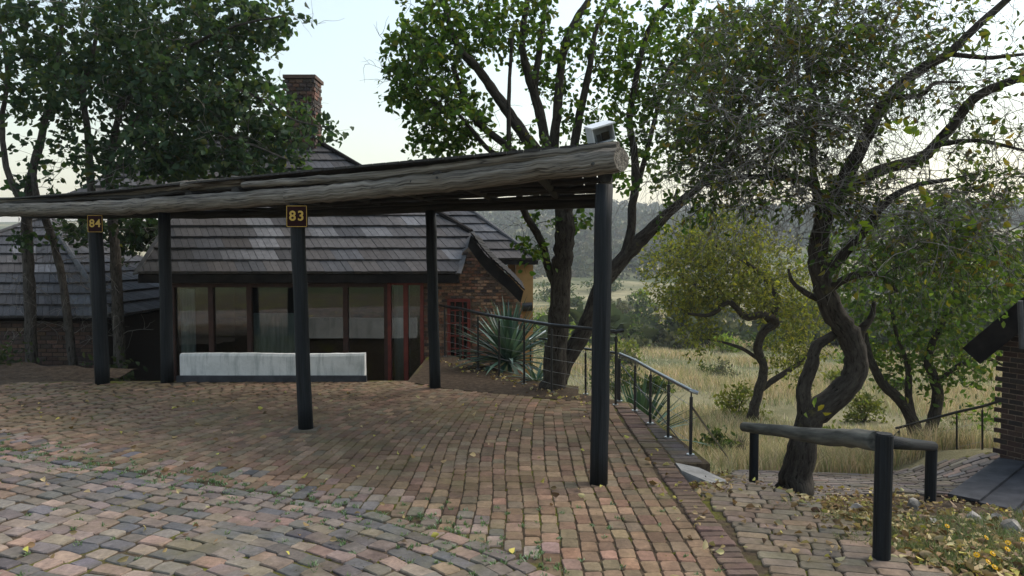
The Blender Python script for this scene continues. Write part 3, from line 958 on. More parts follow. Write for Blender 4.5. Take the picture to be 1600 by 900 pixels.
# low whitewashed wall on the terrace edge, behind the post marked 83
a = N('whitewash', .9, .15)
v = a.vec('world')
c = a.ramp(a.noise(v, 3.2, 7, .7), [(.25, (.42, .44, .43)), (.5, (.6, .61, .6)), (.75, (.68, .69, .67))])
c = a.mix(a.ramp(a.noise(a.vec('world', (9, 1, 1.2)), 1.5, 5, .7), [(.36, (.5, .5, .5)), (.5, (0, 0, 0))]), c, (.22, .25, .25))
a.bump(a.noise(v, 25, 6, .7), .6, .01); M['whitewash'] = a.col(c)
lw = thing('low_wall', 'low weathered whitewashed wall behind the post marked 83', 'wall', (-3.2, 9.46, 0))
lwx = np.linspace(P(284, 560, 9.46)[0], P(571, 560, 9.46)[0], 26)
zt_ = P(400, 552, 9.46)[2]
mb = MB()
tops = [zt_ + .006 * math.sin(x * 3) + rng.normal(0, .002) for x in lwx]
for i in range(25):
    x0_, x1_, t0_, t1_ = lwx[i], lwx[i + 1], tops[i], tops[i + 1]
    f, b_ = 9.40, 9.52
    mb.add([(x0_, f, -.05), (x1_, f, -.05), (x1_, f, t1_ - .03), (x0_, f, t0_ - .03), (x0_, f + .02, t0_), (x1_, f + .02, t1_), (x1_, b_ - .02, t1_), (x0_, b_ - .02, t0_), (x1_, b_, -.05), (x0_, b_, -.05)],
           [(0, 1, 2, 3), (3, 2, 5, 4), (4, 5, 6, 7), (7, 6, 8, 9)] + ([(0, 3, 4, 7, 9)] if i == 0 else []) + ([(1, 8, 6, 5, 2)] if i == 24 else []))
mb.build('masonry', M['whitewash'], lw)
mb = MB(); mb.box(((lwx[0] + lwx[-1]) / 2, 9.385, .035), (lwx[-1] - lwx[0] + .06, .05, .08)); mb.build('footing', M['slab'], lw)
# rear wing
rw = .52
E2, Y2 = P(800, 405, 15.5)[2], 15.5
r2 = bpy.data.objects.new('rear_roof', None); COL.objects.link(r2); r2.parent = cot; r2.location = (3, 3.5, E2 - ZF)
h2 = (3.0)
roof_plane(r2, (0, Y2, E2), (1, 0, 0), sdir, [[(-2.2, 0), (.54, 0), (.54 - h2 * math.cos(SL), h2), (-2.2 , h2)]], .325, .5, TONES, wts=TW)
def rp2(u, v_, h=0): return np.array([u, Y2 + v_ * math.cos(SL) - h * math.sin(SL), E2 + v_ * math.sin(SL) + h * math.cos(SL)])
mb = MB(); mb.prism([rp2(u, v_, -.03) for u, v_ in ((-2.2, 0), (.54, 0), (.54 - h2 * math.cos(SL), h2), (-2.2, h2))], (0, .03, -.05))
mb.prism([rp2(.54, 0, -.03), np.array([.54, 20.4, E2 - .03]), rp2(.54 - h2 * math.cos(SL), h2, -.03)], (0, 0, -.05)); mb.build('roof_deck', M['fascia'], r2)
mb = MB(); mb.tube([rp2(.55, -.02, .02), rp2(.55 - h2 * math.cos(SL), h2, .02)], .05, 8); mb.build('hip_cap', M['barge_grey'], r2)
mb = MB(); mb.box((-.8, Y2 + .04, E2 - .07), (2.7, .05, .09)); mb.build('fascia_board', M['fascia'], r2)
pa, pb = P(806, 420, 15.8)[0], P(833, 420, 15.8)[0]
mb = MB(); mb.box(((pa + pb) / 2, 16.0, (E2 - 3) / 2), (pb - pa, .4, E2 + 3 - .03)); mb.build('plaster_pier', M['ochre'], cot)
mb = MB(); mb.box((pa - .09, 16.25, (E2 - 3) / 2), (.17, .5, E2 + 3 - .04)); mb.build('plaster_wall', M['ochre'], cot)
lm = thing('wall_lamp', 'black cylinder lamp on the ochre plaster pier', 'lamp', P(825, 480, 15.7))
mb = MB(); mb.tube([P(816, 480, 15.68), P(832, 479, 15.68)], .095, 14); mb.build('lamp_body', M['black_metal'], lm)
mb = MB(); mb.box(P(824, 480, 15.77), (.1, .05, .1)); mb.build('bracket', M['black_metal'], lm)
# chimney
BRC = [(.12, .07, .052), (.15, .085, .062), (.085, .065, .058), (.06, .052, .05)]
ch = bpy.data.objects.new('chimney', None); COL.objects.link(ch); ch.parent = cot
d_ = 14.9
cx0, cx1 = P(447, 170, d_)[0], P(490, 170, d_)[0]
zt, zb_ = P(470, 122, d_)[2], 3.4
mb = MB(); mb.box(((cx0 + cx1) / 2, d_ + .3, (zt + zb_) / 2), (cx1 - cx0, .55, zt - zb_)); mb.build('core', M['mortar'], ch)
wc = cx1 - cx0
brick_face(ch, ((cx0), d_ + .02, 0), (1, 0, 0), [(0, zb_), (wc, zb_), (wc, zt), (0, zt)], wc / 4.0, .078, BRC, [2, 2, 3, 3], .012, .03)
brick_face(ch, ((cx1), d_ + .02, 0), (0, 1, 0), [(0, zb_), (.55, zb_), (.55, zt), (0, zt)], wc / 4, .078, BRC, [2, 2, 3, 3], .012, .03)
mb = MB(); mb.box(((cx0 + cx1) / 2, d_ + .3, zt + .03), (wc + .1, .66, .07)); mb.c = [(.11, .075, .06)] * len(mb.c); mb.build('cap', M['brick'], ch)
mb = MB(); mb.box(((cx0 + cx1) / 2, d_ + .28, P(480, 214, d_)[2]), (wc + .1, .62, .04)); mb.build('flashing', M['steel'], ch)

# neighbouring cottage at the far left
nc = thing('neighbour_cottage', 'grey tiled hipped cottage behind the tree trunks at far left', 'cottage', (-9.6, 16, ZF))
ap = P(72, 338, 15.6); run = 2.9; ez = ap[2] - run * math.tan(R(33))
s3 = R(33)
rn = bpy.data.objects.new('roof', None); COL.objects.link(rn); rn.parent = nc
hl = run / math.cos(s3)
roof_plane(rn, (ap[0], ap[1] - run, ez), (1, 0, 0), (0, math.cos(s3), math.sin(s3)), [[(-run, 0), (run, 0), (0, hl)]], .33, .46, TONES, wts=TW)
roof_plane(rn, (ap[0] + run, ap[1], ez), (0, 1, 0), (-math.cos(s3), 0, math.sin(s3)), [[(-run, 0), (run, 0), (0, hl)]], .33, .46, TONES, wts=TW)
mb = MB()
for sx in (-1, 1): mb.tube([ap + np.array([0, 0, .02]), (ap[0] + sx * run, ap[1] - run, ez + .03)], .05, 8)
mb.build('hip_cap', M['barge_grey'], rn)
mb = MB(); mb.add([ap - np.array([0, 0, .05])] + [(ap[0] + sx * run, ap[1] + sy * run, ez - .03) for sx, sy in ((-1, -1), (1, -1), (1, 1), (-1, 1))], [(0, 1, 2), (0, 2, 3), (0, 3, 4), (0, 4, 1), (4, 3, 2, 1)])
mb.build('roof_deck', M['fascia'], rn)
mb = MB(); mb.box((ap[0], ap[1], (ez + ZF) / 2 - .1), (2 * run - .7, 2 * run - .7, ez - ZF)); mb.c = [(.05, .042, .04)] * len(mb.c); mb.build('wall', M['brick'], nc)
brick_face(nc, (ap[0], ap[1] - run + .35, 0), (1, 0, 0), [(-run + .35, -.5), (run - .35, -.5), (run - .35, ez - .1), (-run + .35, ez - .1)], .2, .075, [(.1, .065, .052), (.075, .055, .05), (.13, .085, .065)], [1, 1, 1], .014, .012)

# ------------------------------------------------------------------ outbuilding at the right edge
ob = thing('brick_outbuilding', 'dark brick outbuilding with black eave and slab step at right edge', 'outbuilding', (5.95, 9.0, -.85))
fd = np.array([.46, -.89, 0]); fd /= np.linalg.norm(fd)
bd = np.array([.89, .46, 0]); bd /= np.linalg.norm(bd)
w0 = P(1562, 713, 9.0); wt = P(1562, 528, 9.0)[2]
mb = MB()
q0 = np.array([w0[0], w0[1], -1.6])
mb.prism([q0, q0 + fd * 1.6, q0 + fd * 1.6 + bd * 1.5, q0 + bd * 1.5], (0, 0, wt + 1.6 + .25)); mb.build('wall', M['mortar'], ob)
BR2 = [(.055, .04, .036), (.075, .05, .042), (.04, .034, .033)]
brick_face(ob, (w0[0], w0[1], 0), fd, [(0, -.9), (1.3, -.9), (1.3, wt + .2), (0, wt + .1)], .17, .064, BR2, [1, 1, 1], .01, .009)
mb = MB()
e0 = P(1518, 556, 8.9); e1 = P(1665, 436, 8.3)
board(mb, e0, e1, .26, .06, (0, 0, 1)); mb.build('barge_board', M['fascia'], ob)
mb = MB()
up_ = np.array([0, 0, .1])
mb.prism([e0 + up_ - fd * .06, e1 + up_ - fd * .06, e1 + up_ + bd * 2.2, e0 + up_ + bd * 2.2], (0, 0, .04)); mb.build('roof', M['slab'], ob)
mb = MB(); mb.tube([P(1594, 470, 8.4), P(1597, 545, 8.4)], .03, 8); mb.build('downpipe', M['barge_grey'], ob)
s0 = P(1481, 771, 7.64)
ld = (P(1560, 713, 9.0) - s0); ll = np.linalg.norm(ld); ld /= ll; ld[2] = 0
fd2 = np.array([.46, -.89, 0])
st = thing('slab_step', 'low brick plinth topped with dark grey slabs below the outbuilding', 'step', s0)
for i in range(7):
    a_ = s0 + fd2 * (.33 * i) + np.array([0, 0, .006 * (i % 2)])
    b_ = a_ + fd2 * .325
    ca, cb = a_ + ld * ll * 1.02, b_ + ld * ll * 1.02
    mb = MB()
    # each slab tips a little, so its near edge stands over the next one
    mb.prism([a_ + np.array([0, 0, -.03]), b_ + np.array([0, 0, .0]), cb + np.array([0, 0, .0]), ca + np.array([0, 0, -.03])], (0, 0, .03)); mb.build('slab', M['slab'], st)
pq = s0 + ld * .05 + fd2 * .03
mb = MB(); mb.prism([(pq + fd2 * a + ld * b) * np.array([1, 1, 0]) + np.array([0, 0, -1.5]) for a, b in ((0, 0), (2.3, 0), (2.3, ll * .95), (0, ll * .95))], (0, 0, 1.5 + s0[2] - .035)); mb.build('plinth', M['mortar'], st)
brick_face(st, (pq[0], pq[1], 0), fd2, [(0, -1.3), (2.3, -1.3), (2.3, s0[2] - .04), (0, s0[2] - .04)], .17, .064, [(.12, .075, .055), (.09, .06, .05), (.16, .1, .07)], [1, 1, 1], .012, .016)

# ------------------------------------------------------------------ railings
def railing(name, label, tops, bases, rail_r, ends=None, cables=5, brace=None, railmat='black_metal', flat=True, post_r=.014):
    r_ = thing(name, label, 'railing', bases[0], 'metal cable railings')
    tp = [np.asarray(t, float) for t in tops]
    full = ([np.asarray(ends[0])] if ends and ends[0] is not None else []) + tp + ([np.asarray(ends[1])] if ends and ends[1] is not None else [])
    mb = MB(); mb.tube(full, rail_r, 10); mb.build('handrail', M[railmat], r_)
    for t, b in zip(tp, bases):
        b = np.asarray(b, float); mb = MB(); mb.tube([b, (b[0] * .02 + t[0] * .98, b[1] * .02 + t[1] * .98, t[2] - .05)], post_r, 8)
        mb.tube([(t[0], t[1], t[2] - .06), t], post_r * .45, 6); mb.build('post', M['black_metal'], r_)
        mb = MB(); mb.tube([b + np.array([0, 0, -.004]), b + np.array([0, 0, .01])], post_r * 2.4, 10); mb.build('foot_plate', M['steel'], r_)
    for k in range(cables):
        f_ = (k + .7) / (cables + .5)
        mb = MB(); mb.tube([np.asarray(b, float) * (1 - f_) + t * f_ for t, b in zip(tp, bases)], .0022, 5, caps=False); mb.build('cable', M['cable'], r_)
    return r_
bpx = [(695, 557), (719, 563), (747, 577), (780, 589), (819, 600), (862, 613), (962, 633)]
b0 = [G(*q) for q in bpx]
t0 = [p + np.array([0, 0, .80]) for p in b0]
railing('metal_railing', 'long black handrail with cables in front of the spiky plant', t0, b0, .021, (P(688, 477, 11.9), P(974, 516, 7.92)))
bpx = [(968, 627), (992, 642), (1016, 662), (1044, 684), (1079, 711)]
b1 = [G(*q) for q in bpx]
t1 = [p + np.array([0, 0, .53]) for p in b1]
rb = railing('metal_railing', 'short sloping-looking railing with silver rail along the paving edge', t1, b1, .017, (None, P(1091, 614, 5.92)), 3, railmat='steel')
mb = MB(); mb.tube([t1[4] + np.array([.01, 0, -.14]), hit(1142, 722)], .011, 6); mb.build('brace', M['black_metal'], rb)
mb = MB(); mb.tube([t1[0] + np.array([0, 0, -.1]), b1[3] + np.array([.1, 0, -.02])], .006, 6); mb.build('brace', M['black_metal'], rb)
b2 = [P(829, 565, 11.0), P(852, 578, 10.6), P(880, 588, 10.2), P(915, 616, 9.3), P(965, 640, 8.6)]
t2 = [P(829, 528, 11.0), P(852, 530, 10.6), P(881, 538, 10.2), P(915, 545, 9.3), P(965, 552, 8.6)]
r3 = railing('metal_railing', 'railing of the lower path seen behind the twin tree trunks', t2, b2, .016, None, 4, railmat='black_metal')
for b in b2:
    mb = MB(); mb.tube([b, (b[0], b[1], float(H(b[0], b[1])) - .05)], .014, 6); mb.build('post', M['black_metal'], r3)
mb = MB(); mb.tube([P(826, 532, 10.6), P(852, 518, 11.4)], .02, 8); mb.build('return_rail', M['steel'], r3)
b3 = [P(1405, 738, 11.5), P(1495, 720, 10.6), P(1535, 711, 10.2)]
b3 = [np.array([b[0], b[1], min(b[2], float(H(b[0], b[1])) + .02) if i == 0 else b[2]]) for i, b in enumerate(b3)]
t3 = [P(1405, 668, 11.5), P(1495, 644, 10.6), P(1535, 635, 10.2)]
r4 = railing('metal_railing', 'rising handrail beside the brick outbuilding', t3, b3, .02, (P(1400, 669, 11.55), P(1564, 626, 9.9)), 2)
for b in b3:
    mb = MB(); mb.tube([b, (b[0], b[1], float(H(b[0], b[1])) - .1)], .014, 6); mb.build('post', M['black_metal'], r4)
mb = MB(); mb.tube([P(1405, 673, 11.5), P(1340, 735, 11.5)], .009, 6); mb.build('brace', M['black_metal'], r4)

# ------------------------------------------------------------------ log barrier
lb = thing('log_barrier', 'low log barrier on black posts beside the crooked tree', 'barrier', P(1377, 880, 3.9))
p1, p2, p3 = P(1377, 880, 3.9), P(1177, 779, 7.3), P(1453, 795, 7.1)
def bpost(base, topz, r):
    mb = MB(); mb.tube([(base[0], base[1], base[2] - .35), (base[0], base[1], (base[2] + topz) / 2), (base[0], base[1], topz - .01)], r, 16, wob=.02)
    c = (base[0], base[1])
    mb.tube([(c[0], c[1], topz - .012), (c[0], c[1], topz)], [r * .98, r * .9], 16, wob=.02)
    mb.build('post', M['post_paint'], lb, smooth=False)
bpost(p1, P(1377, 677, 3.9)[2], .045); bpost(p2, P(1178, 675, 7.3)[2], .045); bpost(p3, P(1450, 695, 7.1)[2], .052)
q = logpath([P(1163, 667, 7.35), P(1215, 673, 6.2), P(1280, 682, 5.1), P(1330, 684, 4.4), P(1372, 690, 3.97)], 7, .004)
mb = MB(); mb.tube(q, np.interp(np.linspace(0, 1, len(q)), [0, .5, 1], [.048, .056, .057]), 16, wob=.05)
simple('old_wood', (.035, .036, .033), (.12, .12, .105), 1.3, .9, .2, .5, 1.0, .008, 'grain', (22, 22, 1.5))
o = mb.build('rail', M['old_wood'], lb, smooth=True); o.data.polygons.foreach_set('use_smooth', np.array([len(p.vertices) == 4 for p in o.data.polygons]))
mb = MB(); mb.tube([P(1384, 690, 3.98), P(1420, 694, 5.3), P(1458, 697, 7.1)], [.04, .042, .045], 12, wob=.03); mb.build('rail', M['post_paint'], lb, smooth=True)

# ------------------------------------------------------------------ trees and plants
def leaf_mesh(name, pos, dirs, size, tints, mat, width=.5, fold=.25, shape='leaf'):
    """folded leaves: 6 vertices, two quads each"""
    n = len(pos)
    d = dirs / (np.linalg.norm(dirs, axis=1)[:, None] + 1e-9)
    rv = rng.standard_normal((n, 3))
    sd = np.cross(d, rv); sd /= np.linalg.norm(sd, axis=1)[:, None] + 1e-9
    up = np.cross(sd, d)
    L = size[:, None]; W = L * width * .5
    base = pos; tip = pos + d * L - up * L * .12
    m1 = pos + d * L * .4
    V = np.stack([base, m1 + sd * W + up * W * fold * 2, m1 - sd * W + up * W * fold * 2,
                  pos + d * L * .75 + sd * W * .75 + up * W * fold - up * L * .04, pos + d * L * .75 - sd * W * .75 + up * W * fold - up * L * .04, tip], 1).reshape(-1, 3)
    b = np.arange(n)[:, None] * 6
    F1 = b + np.array([0, 1, 3, 5]); F2 = b + np.array([0, 5, 4, 2])
    Fc = np.stack([F1, F2], 1).reshape(-1, 4)
    tt = np.repeat(tints, 2, axis=0)
    return fast_mesh(name, V, Fc, mat, tt)
def tints(n, cols, wts, var=.25):
    cols = np.array(cols); wts = np.array(wts, float) / sum(wts)
    c = cols[rng.choice(len(cols), n, p=wts)]
    return np.clip(c * rng.uniform(1 - var, 1 + var, (n, 1)) * rng.uniform(.92, 1.08, (n, 3)), 0, 1)
def ell(cx, cy, rx, ry, d, rd, n):
    """n points inside an ellipsoid given by its picture centre and radii at distance d"""
    u = rng.standard_normal((n, 3)); u /= np.linalg.norm(u, axis=1)[:, None]
    u *= (rng.uniform(0, 1, (n, 1)) ** (1 / 3))
    c = P(cx, cy, d)
    return c + u * np.array([rx * d / F, rd, ry * d / F])
def tree(name, label, limbs, blobs, leafsize, cols, wts, barkmat, leaves_per, group=None, twig_r=.004, spread=.16, droop=.25, base_r=.5, leafw=.5, mat='leaf', twigs=3, gap=0, trunk_n=10, twigmat=None, cat='tree', thin=1.0):
    base = limbs[0][0]
    b0 = P(base[0], base[1], base[2])
    t = thing(name, label, cat, b0, group)
    tr = MB()
    nodes, nrad = [], []
    for lm_ in limbs:
        q = catmull([P(p[0], p[1], p[2]) for p in lm_], 5)
        rr = np.interp(np.linspace(0, len(lm_) - 1, len(q)), np.arange(len(lm_)), [p[3] for p in lm_])
        q[1:-1] += rng.normal(0, 1, (len(q) - 2, 3)) * rr[1:-1, None] * .06
        rr = rr * (1 + rng.normal(0, .04, len(rr)))
        if barkmat == 'bark_grey' and lm_[0][1] > 560:
            g0 = np.array([q[0][0], q[0][1], float(H(q[0][0], q[0][1])) - .1]); q = np.vstack([g0, q]); rr = np.concatenate([[rr[0] * 1.15], rr])
        if lm_ is limbs[0]:
            rr[0] *= 1.25; q[0] = q[0] - np.array([0, 0, .12])
        tr.tube(q, rr, trunk_n, wob=.06)
        nodes.append(q); nrad.append(rr)
    tr.build('trunk', M[barkmat], t, smooth=True)
    nodes = np.vstack(nodes); nrad = np.concatenate(nrad)
    cl = np.vstack([ell(*b[:6], max(3, int(b[6] * thin))) for b in blobs])
    dist = np.array([np.min(np.linalg.norm(nodes - c, axis=1)) for c in cl])
    cl = cl[np.argsort(dist)]
    cap = len(nodes) + len(cl) * 5
    ND = np.zeros((cap, 3)); NR = np.zeros(cap); k = len(nodes)
    ND[:k] = nodes; NR[:k] = nrad
    br = MB(); dirs_end = []
    for c in cl:
        dd = np.linalg.norm(ND[:k] - c, axis=1) + .35 * np.maximum(0, ND[:k, 2] - c[2])
        j = int(np.argmin(dd)); s_ = ND[j]; L = np.linalg.norm(c - s_)
        if L < .03:
            dirs_end.append(rng.standard_normal(3)); continue
        mid = (s_ + c) / 2 + np.array([0, 0, .12 * L]) + rng.normal(0, .09 * L, 3)
        q = np.array([(1 - u) ** 2 * s_ + 2 * u * (1 - u) * mid + u * u * c for u in np.linspace(0, 1, 6)])
        r0 = min(NR[j] * .75, twig_r + .011 * L)
        rr = np.linspace(r0, max(twig_r * .7, r0 * .3), 6)
        br.tube(q, rr, 5 if r0 > .012 else 4, caps=False)
        ND[k:k + 5] = q[1:]; NR[k:k + 5] = rr[1:]; k += 5
        dirs_end.append(c - q[-2])
    de = np.array(dirs_end); de /= np.linalg.norm(de, axis=1)[:, None] + 1e-9
    # twigs with leaves
    m = len(cl)
    LP, LD = [], []
    for w_ in range(twigs):
        td = de + rng.standard_normal((m, 3)) * .9; td /= np.linalg.norm(td, axis=1)[:, None]
        tl = rng.uniform(.5, 1.3, (m, 1)) * spread
        end = cl + td * tl - np.array([0, 0, 1]) * droop * tl
        for a_, e_ in zip(cl, end):
            br.tube([a_, (a_ + e_) / 2 + rng.normal(0, .012, 3), e_], [twig_r * .7, twig_r * .5, twig_r * .3], 3, caps=False)
        nl = max(1, int(leaves_per / twigs))
        for q in range(nl):
            u = rng.uniform(.15, 1.05, (m, 1))
            p = cl + (end - cl) * u
            d = td * .6 + rng.standard_normal((m, 3)) * .8 - np.array([0, 0, droop * 1.2])
            LP.append(p + rng.normal(0, spread * .12, (m, 3))); LD.append(d)
    br.build('branches', M[twigmat or barkmat], t, smooth=True, kind='stuff')
    LP = np.vstack(LP); LD = np.vstack(LD)
    keep = rng.random(len(LP)) > gap
    LP, LD = LP[keep], LD[keep]
    n = len(LP)
    sz = leafsize * rng.uniform(.6, 1.25, n)
    me = leaf_mesh('crown', LP, LD, sz, tints(n, cols, wts), M[mat], leafw)
    link('crown', me, t, 'stuff')
    return t, ND[:k], NR[:k]
def bare_twigs(t, starts, n, L, drop, mat, r=.003):
    br = MB()
    idx = rng.integers(0, len(starts), n)
    for i in idx:
        p = starts[i].copy(); d = rng.standard_normal(3); d[2] = abs(d[2]) * .6
        d /= np.linalg.norm(d)
        pts = [p]; l_ = L * rng.uniform(.4, 1.3) / 7
        for k in range(7):
            d = d + rng.normal(0, .28, 3) + np.array([0, 0, -drop]); d /= np.linalg.norm(d)
            p = p + d * l_; pts.append(p)
        br.tube(pts, np.linspace(r * 1.4, r * .5, 8), 4, caps=False)
        for q in range(3):
            k = rng.integers(2, 7); p = pts[k]; d2 = d + rng.standard_normal(3) * .9
            p2 = [p]
            for kk in range(4):
                d2 = d2 + rng.normal(0, .3, 3) + np.array([0, 0, -drop]); d2 /= np.linalg.norm(d2)
                p2.append(p2[-1] + d2 * l_ * .8)
            br.tube(p2, np.linspace(r, r * .4, 5), 3, caps=False)
    br.build('bare_twigs', M[mat], t, smooth=True, kind='stuff')

D = 9.0
GREEN = [(.065, .12, .026), (.095, .165, .034), (.045, .085, .023), (.14, .19, .04), (.17, .17, .035)]
def LL(pts, d, dr=0):
    n = len(pts); return [(p[0], p[1], d + dr * i / max(1, n - 1), p[2]) for i, p in enumerate(pts)]
midlimbs = [
    LL([(862, 622, .17), (866, 590, .15), (872, 520, .135), (876, 450, .125), (880, 400, .12), (882, 350, .115), (880, 318, .11), (868, 296, .085), (840, 240, .075), (818, 210, .07), (790, 170, .062), (766, 135, .055), (745, 105, .05), (719, 78, .042), (699, 27, .032), (686, -40, .02)], D, -.5),
    LL([(880, 330, .08), (866, 275, .07), (854, 233, .066), (844, 179, .06), (831, 135, .055), (817, 84, .045), (817, 44, .04), (824, 0, .033), (828, -80, .02)], D, .3),
    LL([(882, 330, .08), (872, 270, .07), (866, 233, .065), (871, 169, .06), (881, 78, .05), (902, 27, .042), (922, -5, .035), (945, -70, .02)], D, .6),
    LL([(834, 140, .05), (844, 68, .038), (853, 0, .028), (858, -60, .015)], D + .2, .5),
    LL([(884, 335, .075), (892, 280, .062), (896, 230, .058), (908, 169, .05), (922, 101, .04), (930, 51, .035), (952, 0, .026), (965, -60, .015)], D, .9),
    LL([(872, 600, .12), (884, 566, .11), (918, 503, .10), (937, 452, .10), (969, 411, .095), (1003, 374, .085), (1032, 344, .07), (1067, 313, .06), (1105, 280, .048), (1140, 240, .036), (1170, 180, .025)], D, .5),
    LL([(975, 405, .07), (986, 360, .06), (988, 320, .056), (993, 290, .052), (990, 230, .046), (984, 180, .044), (1003, 78, .036), (1020, 34, .03), (1050, -5, .024), (1085, -60, .014)], D + .2, .4),
    LL([(870, 448, .06), (856, 415, .05), (848, 384, .048), (836, 360, .045), (827, 345, .042), (815, 318, .038), (797, 240, .03), (795, 160, .024), (800, 60, .018)], D, -.6),
    LL([(868, 300, .05), (800, 235, .045), (745, 190, .04), (725, 150, .032), (710, 110, .024)], D - .1, -.6),
    LL([(800, 250, .03), (765, 235, .028), (735, 200, .022), (700, 160, .016)], D - .3, -.6),
    LL([(996, 290, .035), (1020, 200, .03), (1040, 120, .026), (1075, 60, .02), (1120, 10, .014)], D + .4, .6)]
midblobs = [(665, 110, 62, 75, D - .6, .7, 130), (640, 95, 40, 35, D - .5, .5, 28), (720, 40, 90, 45, D - .3, .9, 150), (700, 175, 55, 45, D - .6, .6, 75), (690, 215, 45, 30, D - .5, .5, 34),
            (800, 30, 80, 40, D, 1.0, 70), (860, 90, 60, 60, D + .3, 1.0, 55), (950, 60, 70, 60, D + .5, 1.1, 105), (1010, 120, 60, 80, D + .6, 1.0, 110), (1080, 50, 80, 60, D + .6, 1.0, 140),
            (1090, 160, 80, 80, D + .7, 1.0, 120), (800, 230, 70, 40, D - .2, .6, 34), (930, 190, 50, 50, D + .3, .8, 48), (1010, 250, 60, 50, D + .3, .7, 42), (1060, 330, 50, 30, D + .4, .4, 15),
            (880, 335, 70, 20, D, .5, 16), (840, 385, 30, 15, D - .4, .3, 10), (850, -90, 260, 70, D, 1.3, 110), (1190, 60, 90, 60, D + .8, .8, 90)]
t_mid, nd, nr = tree('twin_trunk_tree', 'tall fresh green tree with two dark trunks behind the railing', midlimbs, midblobs, .078, GREEN, [4, 4, 3, 3, .5], 'bark_dark', 15, twigs=3, spread=.2, leafw=.7, thin=.62)
lo_n = nd[(nd[:, 2] < 4.0) & (nr < .03)]
bare_twigs(t_mid, lo_n[lo_n[:, 0] < .2], 55, .6, .08, 'bark_dark', .0028)

DL = 12.6
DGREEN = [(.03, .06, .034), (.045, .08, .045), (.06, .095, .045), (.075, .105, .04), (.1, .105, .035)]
leftlimbs = [
    LL([(50, 596, 0.101), (47, 480, 0.094), (44, 400, 0.090), (42, 340, 0.086), (48, 285, 0.078), (60, 232, 0.066), (80, 150, 0.051), (95, 60, 0.035), (100, -50, 0.016)], DL),
    LL([(30, 310, 0.055), (10, 260, 0.048), (3, 190, 0.043), (12, 120, 0.035), (0, 40, 0.023)], DL - .2),
    LL([(116, 590, 0.070), (104, 480, 0.066), (92, 410, 0.062), (74, 350, 0.058), (58, 310, 0.055), (52, 270, 0.047)], DL - .1),
    LL([(155, 600, 0.070), (152, 450, 0.066), (143, 300, 0.062), (136, 200, 0.055), (130, 135, 0.043), (150, 60, 0.031), (165, -40, 0.016)], 12.3),
    LL([(188, 600, 0.094), (181, 420, 0.086), (174, 300, 0.078), (172, 245, 0.066), (186, 180, 0.051), (197, 130, 0.039), (218, 60, 0.031), (244, -40, 0.016)], 12.3),
    LL([(176, 235, 0.047), (230, 170, 0.043), (290, 140, 0.035), (350, 135, 0.028), (410, 155, 0.020), (455, 185, 0.014), (510, 200, 0.006)], 12.2, -1.0),
    LL([(190, 170, 0.039), (240, 110, 0.035), (300, 70, 0.027), (370, 40, 0.020), (440, 25, 0.011)], 12.2, -1.2),
    LL([(178, 265, 0.035), (240, 215, 0.031), (320, 205, 0.023), (390, 225, 0.016), (450, 250, 0.008)], 12.0, -1.2)]
leftblobs = [(110, 50, 130, 75, DL, 1.5, 430), (270, 55, 110, 75, DL - .4, 1.4, 420), (385, 40, 65, 50, DL - .8, 1.0, 170), (50, 130, 70, 60, DL, 1.3, 150), (180, 150, 110, 60, DL - .4, 1.3, 300),
             (310, 140, 100, 60, DL - .8, 1.2, 300), (390, 170, 65, 55, DL - 1, .9, 150), (300, 225, 105, 42, DL - 1, 1.0, 230), (120, 235, 90, 30, DL - .2, 1.0, 70), (405, 245, 60, 30, DL - 1.2, .7, 95),
             (225, 250, 90, 35, DL - .7, .8, 110), (60, 280, 60, 25, DL - .2, .8, 20), (510, 202, 22, 14, DL - 1.3, .25, 14), (452, 190, 30, 45, DL - 1.2, .4, 50), (450, 30, 22, 20, DL - 1.2, .4, 12), (180, -110, 260, 90, DL - .3, 1.6, 260), (35, 365, 35, 22, DL - .5, .4, 10), (200, 350, 60, 15, DL - .8, .4, 12), (110, 372, 30, 15, DL - .8, .4, 8), (222, 362, 52, 26, DL + .6, .5, 130), (130, 352, 50, 14, DL + .4, .5, 45)]
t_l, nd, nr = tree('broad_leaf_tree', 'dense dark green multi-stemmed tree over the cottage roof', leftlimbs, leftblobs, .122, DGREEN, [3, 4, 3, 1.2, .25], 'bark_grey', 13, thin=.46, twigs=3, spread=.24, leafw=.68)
lo_n = nd[(nd[:, 2] < 6.0) & (nr < .03)]
bare_twigs(t_l, lo_n, 150, 1.0, .06, 'twig', .004)
lo2 = nd[(nd[:, 2] < 1.6) & (nd[:, 2] > .2)]
bare_twigs(t_l, lo2, 60, .8, .05, 'twig', .004)

